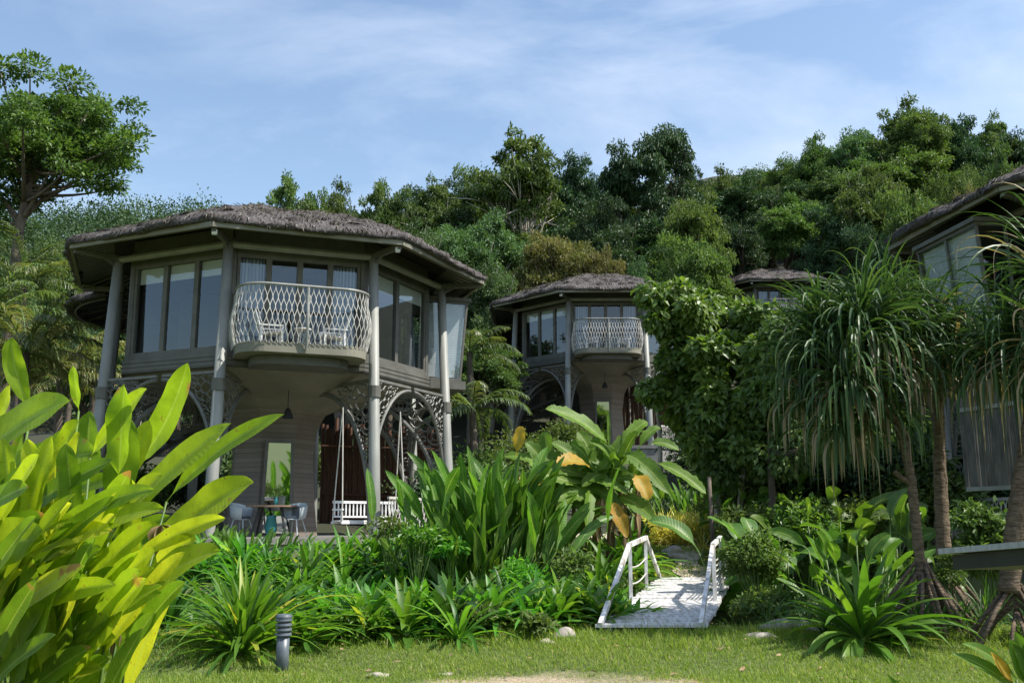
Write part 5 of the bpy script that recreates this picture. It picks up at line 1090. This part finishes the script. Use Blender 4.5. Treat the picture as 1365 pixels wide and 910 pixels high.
# ---------------------------------------------------------------- leafy tree in the centre right (vine clad)
def leafy(name, label, base, blobs, ls, seed, kind, trunks, nl=330, br_=(.4, .7), bark='palebark', asp=.6):
    r = np.random.default_rng(seed); base = np.array(base); t = thing(name, label, 'tree', tuple(base)); g = G(); cs = []
    for (px, py, Y_) in blobs:
        for q in range(3): cs.append(P(px+10+r.normal()*15, py+8+r.normal()*14, Y_+r.normal()*.4)-base)
    cs = np.array(cs); n = len(cs)*nl; ci = np.repeat(np.arange(len(cs)), nl); R_ = r.uniform(*br_, len(cs)); d = r.normal(size=(n, 3)); d /= np.linalg.norm(d, axis=1)[:, None]
    p = cs[ci]+d*(R_[ci]*r.random(n)**.45)[:, None]*np.array([1.1, 1, .8]); out = d*.6+r.normal(size=(n, 3))*.5; out[:, 2] -= .55; out /= np.linalg.norm(out, axis=1)[:, None]
    up = np.array([.1, -.5, .8])+r.normal(size=(n, 3))*.5; sd = np.cross(out, up); sd /= np.linalg.norm(sd, axis=1)[:, None]; nn = np.cross(sd, out); s = ls*r.uniform(.6, 1.25, n)[:, None]
    v = np.stack([p, p+out*s*.4+sd*s*asp*.5+nn*s*.1, p+out*s-nn*s*.15, p+out*s*.4-sd*s*asp*.5+nn*s*.1, p+out*s*.45], 1); a = np.zeros((n, 5, 3)); a[..., 2] = np.clip(r.random(len(cs))[ci]*.35+r.random(n)*.65, 0, 1)[:, None]
    b4 = np.arange(n)[:, None]*5; g.add(v.reshape(-1, 3), np.concatenate([b4+np.array([0, 1, 4]), b4+np.array([1, 2, 4]), b4+np.array([2, 3, 4]), b4+np.array([3, 0, 4])]), a.reshape(-1, 3)); g.obj('crown', kind, t)
    g = G()
    for pts, r0 in trunks:
        pw = np.array([P(*q)-base for q in pts]); u = np.linspace(0, len(pw)-1, len(pw)*5); pp = np.stack([np.interp(u, range(len(pw)), pw[:, k]) for k in range(3)], -1); pp += np.stack([np.sin(u*3)*.02, 0*u, 0*u], -1); g.tube(pp, np.linspace(r0, r0*.55, len(pp)), 9)
    mid = np.array([P(*q)-base for q in trunks[0][0]])
    for c in cs[::4]:
        a_ = mid[np.argmin(np.linalg.norm(mid-c, axis=1))]; q = np.linspace(0, 1, 6)[:, None]; g.tube((1-q)*a_+q*c+np.array([0, 0, -.25])*q*(1-q)*4, .03-.024*q[:, 0], 5)
    g.obj('trunk', bark, t, True); return t
x, y, z = cl_at(955, 690, 23)
leafy('leafy_tree', 'leafy tree with pale slender trunk in front of the second villa right side', (x, y, z), [(905, 400, 22), (925, 415, 22.5), (905, 435, 22), (940, 425, 23), (965, 430, 23), (890, 470, 22.5), (925, 470, 22), (960, 475, 23), (885, 505, 23), (930, 510, 22.5), (900, 540, 23), (955, 530, 23), (985, 455, 23), (990, 500, 23), (895, 398, 22), (885, 394, 22), (1000, 425, 23), (1010, 470, 23.5), (965, 570, 23), (1000, 560, 23), (980, 600, 23), (930, 455, 21.6), (950, 500, 21.4), (905, 470, 21.8), (975, 540, 21.5), (1000, 480, 21.4), (1012, 520, 21.3), (930, 560, 21.8), (990, 580, 21.5), (1025, 500, 21.2), (895, 515, 22), (960, 440, 21.8), (985, 415, 22), (1000, 445, 21.6), (945, 590, 22)], .21, 601, 'leafy',
      [([(957, 690, 23), (952, 640, 23), (943, 570, 23), (935, 500, 23), (920, 440, 22.7)], .085), ([(880, 640, 24), (878, 560, 24), (872, 500, 23.5), (884, 440, 22.6)], .06), ([(985, 690, 23.4), (990, 600, 23.4), (1000, 520, 23.4), (1005, 440, 23.4)], .07)], 260, (.2, .42))
x, y, z = cl_at(1030, 690, 21)
leafy('leafy_tree', 'darker leafy tree between the slender-trunked tree and the pandanus', (x, y, z), [(1020, 435, 21), (1045, 450, 21), (1070, 440, 21.5), (1050, 470, 21), (1020, 520, 21.5), (1000, 590, 21.5), (1040, 560, 21), (1070, 520, 21), (1085, 450, 21.5), (960, 610, 22), (1030, 610, 21), (1100, 440, 21), (1130, 450, 20), (1090, 580, 20), (1130, 540, 19)], .15, 602, 'canopy',
      [([(1030, 700, 21), (1025, 600, 21), (1035, 500, 21), (1050, 420, 21)], .08)], 260, (.3, .5), 'bark')
x, y, z = cl_at(950, 660, 24); g = G(); a = P(949, 690, 20.4); 
o = thing('tree_stump', 'short pale pole-like trunk standing by the path right of the yellow grasses', 'tree', (a[0], 20.4, float(ground(a[0], 20.4)))); g.tube([(0, 0, -.1), (.0, 0, .5), (-.03, 0, P(950, 635, 20.4)[2]-o.location[2])], [.05, .045, .04], 10); g.obj('trunk', 'bark', o, True)
# ---------------------------------------------------------------- pandanus
def pandanus(label, base_px, Yp, heads, trunks, seed, roots=0, L_=1.5, dead=.1):
    r = np.random.default_rng(seed); base = np.array(cl_at(base_px, 800, Yp)); t = thing('pandanus', label, 'tree', tuple(base)); g = G()
    for (px, py, dY, n, ls, drop) in heads:
        n = int(n*1.95); c = P(px, py+36, Yp+dY)-base; u = np.arange(n)/n; az = np.arange(n)*2.4+r.normal(size=n)*.5; el = 1.25-1.7*u+r.normal(size=n)*.32
        b = c+np.stack([.07*np.cos(az), .07*np.sin(az), -.3*u+.1], -1); tint = np.clip(r.uniform(0, .85, n), 0, .87); tint = np.where((u > .90) | (r.random(n) < dead*.6*u), r.uniform(.94, 1, n), tint)
        for sel, pw_, kb in ((r.random(n) < .5, 1.3, 1.), (None, 3.2, 1.5)):
            if sel is None: sel = ~last
            last = sel; n_ = int(sel.sum())
            straps(g, b[sel], az[sel], el[sel], L_*ls*r.uniform(.5, 1.25, n_), .021*r.uniform(.6, 1.3, n_), (.75+drop*(.3+1.25*u[sel]))*r.uniform(.5, 1.25, n_)*kb, 13, 'strap', fold=.5, tint=tint[sel], pw=pw_, roll=r.normal(size=n_)*.35)
    g.obj('leaves', 'pand', t); g = G()
    for pts, r0, r1 in trunks:
        pw = np.array([P(px, py, Yp+dY)-base for px, py, dY in pts]); u = np.linspace(0, len(pw)-1, len(pw)*8); pp = np.stack([np.interp(u, range(len(pw)), pw[:, k]) for k in range(3)], -1)
        k = np.array([.25, .5, .25]); 
        for _ in range(3): pp[1:-1] = pp[:-2]*.25+pp[1:-1]*.5+pp[2:]*.25
        g.tube(pp, np.linspace(r0, r1, len(pp))*(1+.07*np.sin(np.arange(len(pp))*2.2)), 12)
    g.obj('trunk', 'pandbark', t, True); g = G()
    if roots:
        px, py, k = roots; c = P(px, py, Yp)-base
        for i in range(k):
            a = i*2.4+r.normal()*.2; R_ = r.uniform(.35, .8); s0 = c+np.array([0, 0, -r.uniform(0, .5)]); e = np.array([c[0]+R_*math.cos(a), c[1]+R_*math.sin(a)*.8, -.05]); g.tube([s0, (s0+e)/2+np.array([0, 0, .05]), e], [.022, .026, .03], 7)
        g.obj('prop_root', 'pandbark', t, True)
    return t
pandanus('large pandanus whose long drooping leaves hang like a curtain left of the ringed trunk', 1228, 13.2,
  [(1105, 420, .1, 120, .95, 1.9), (1150, 395, -.2, 130, 1.0, 1.9), (1075, 440, .5, 80, .8, 1.8), (1185, 430, .2, 110, 1.0, 2.), (1130, 470, -.3, 110, .95, 2.2), (1175, 380, .4, 90, .9, 1.5), (1095, 395, .4, 70, .8, 1.2), (1205, 390, .5, 40, .8, 1.3), (1120, 520, 0, 60, .8, 2.2), (1175, 500, .1, 60, .8, 2.2), (1068, 480, .4, 60, .75, 2.)],
  [([(1232, 800, 0), (1220, 690, 0), (1215, 640, 0), (1205, 590, 0), (1192, 555, 0), (1182, 510, -.1), (1165, 450, -.2), (1150, 405, -.2)], .07, .04), ([(1195, 560, 0), (1160, 520, 0), (1130, 480, -.2), (1105, 430, .1)], .06, .04), ([(1186, 500, 0), (1190, 460, .1), (1185, 440, .2)], .05, .04), ([(1213, 645, 0), (1196, 632, -.1), (1192, 628, -.1)], .035, .03), ([(1130, 480, -.2), (1095, 470, .3), (1075, 445, .5)], .04, .03)], 701, (1228, 720, 16), 1.15)
pandanus('pandanus with a straight ringed brown trunk right of the leaf curtain', 1258, 14.0,
  [(1245, 400, 0, 70, .85, 1.7), (1230, 385, .2, 40, .7, 1.3), (1272, 420, -.1, 60, .8, 1.8), (1245, 440, -.1, 50, .85, 2.0)],
  [([(1262, 790, 0), (1256, 700, 0), (1252, 600, 0), (1250, 520, 0), (1246, 440, 0), (1245, 395, 0)], .105, .06), ([(1250, 520, 0), (1265, 460, 0), (1275, 410, -.1)], .06, .04)], 702, (1258, 725, 10), 1.1, .35)
pandanus('leaning pandanus with rough trunk at the right edge of the photo', 1345, 12.4,
  [(1405, 330, 0, 80, 1.2, 1.6), (1350, 430, .4, 80, 1.0, 1.9), (1405, 410, -.2, 90, 1.2, 1.9), (1318, 450, .5, 50, .8, 2.0)],
  [([(1345, 790, 0), (1352, 710, 0), (1362, 640, 0), (1375, 560, 0), (1385, 450, 0), (1385, 340, 0)], .125, .08)], 703, (1350, 760, 18), 1.2, .3)
# fan palm leaf and creeper shrubs beside the right villa
x, y, z = cl_at(1320, 700, 15.4); herb('round_shrub', 'leafy shrub in front of the bamboo screen', (x, y, z), (.55, .5, 1.1), 1.15, 3600, .14, 720, 'canopy', nb=40)
x, y, z = cl_at(1262, 760, 13.6); herb('creeper', 'green creeper climbing the foot of the ringed pandanus trunk', (x, y, z), (.2, .18, .5), .65, 1600, .06, 721, 'bright', nb=20)
# plants between villas and behind the swing
for i, (px, Y_, s) in enumerate([(600, 30, 1.3), (640, 33, 1.4), (560, 33, 1.2), (700, 38, 1.5), (480, 35, 1.5), (380, 35, 1.6), (330, 37, 1.5), (760, 42, 1.2), (940, 40, 1.6), (1000, 36, 1.7), (1060, 30, 1.6), (1120, 26, 1.3), (250, 32, 1.2), (160, 30, 1.3), (80, 26, 1.2), (1180, 24, 1.2), (1000, 29, 1.3), (0, 24, 1.3)]):
    x, y, z = cl_at(px, 700, Y_); herb('background_shrub', 'green garden shrub in the shadowy planting behind the lily bed and villas', (x, y, z), (s, s*.9, s*.8), s*.75, 5200, .17, 740+i, ['dark', 'canopy', 'bluish', 'bright'][i % 4], 'shrubs of the background planting', nb=34)
for i, (px, Y_) in enumerate([(690, 21.5), (560, 21), (640, 22), (250, 22), (330, 21), (150, 20), (60, 20)]): stand('heliconia', 'dark leafy planting in front of the terrace', cl_at(px, 740, Y_), 60, .5, .05, 1.4, .6, 780+i, 'helic', stalk=.15, tint=(0, .6), group='low planting along the terrace')

for i, (px, Y_, s) in enumerate([(1020, 26, 1.6), (1070, 24, 1.5), (1130, 23.5, 1.5), (1185, 22, 1.4), (1230, 21, 1.2), (1300, 24, 1.5), (1090, 30, 2.0), (1170, 29, 2.0), (1250, 28, 1.9), (1340, 24, 1.6), (1010, 33, 2.0), (1060, 36, 2.2), (960, 36, 1.6)]):
    x, y, z = cl_at(px, 700, Y_); herb('background_shrub', 'dark leafy shrub in the deep shade behind the pandanus trunks', (x, y, z), (s, s*.9, s*.95), s*.85, 5600, .2, 840+i, ['dark', 'canopy', 'dark'][i % 3], 'shrubs behind the pandanus trees', nb=36)

r = np.random.default_rng(91); n = 110; y = r.uniform(10.2, 13.4, n); x = r.uniform(-6, 6.8, n); g = G()
straps(g, np.stack([x, y, ground(x, y)+.035], -1), r.uniform(0, 6.3, n), r.uniform(-.15, .3, n), r.uniform(.05, .11, n), r.uniform(.012, .022, n), r.uniform(-.8, .8, n), 4, 'lance', fold=.4, roll=r.normal(size=n)*.4)
tag(g.obj('fallen_leaves', 'dead', None, True), 'dry brown fallen leaves scattered over the lawn', 'leaves', kind='stuff')

clump('lily_clump', 'broad-leaved lily clump leaning over the middle of the left bridge brace', cl_at(800, 806, 14.6), 80, .72, .045, 951, 'strap', cores=2, spread=.12, pr='lance', nseg=6)
clump('lily_clump', 'low lily clump between the bridge foot and the rounded stone', cl_at(772, 812, 14.2), 60, .55, .035, 952, 'strap', cores=2, spread=.12, nseg=6)
for i, (px, Y_, s) in enumerate([(1010, 19.5, .5), (1080, 18.6, .6), (1130, 18.8, .6), (1170, 17.8, .5), (985, 24.5, .7)]):
    x, y, z = cl_at(px, 740, Y_); herb('round_shrub', 'mid-green leafy shrub between the bridge and the pandanus trunks', (x, y, z), (s*1.3, s, s*1.3), s*1.3, 3200, .12, 960+i, ['bright', 'leafy'][i % 2], 'leafy shrubs between bridge and pandanus', nb=34)
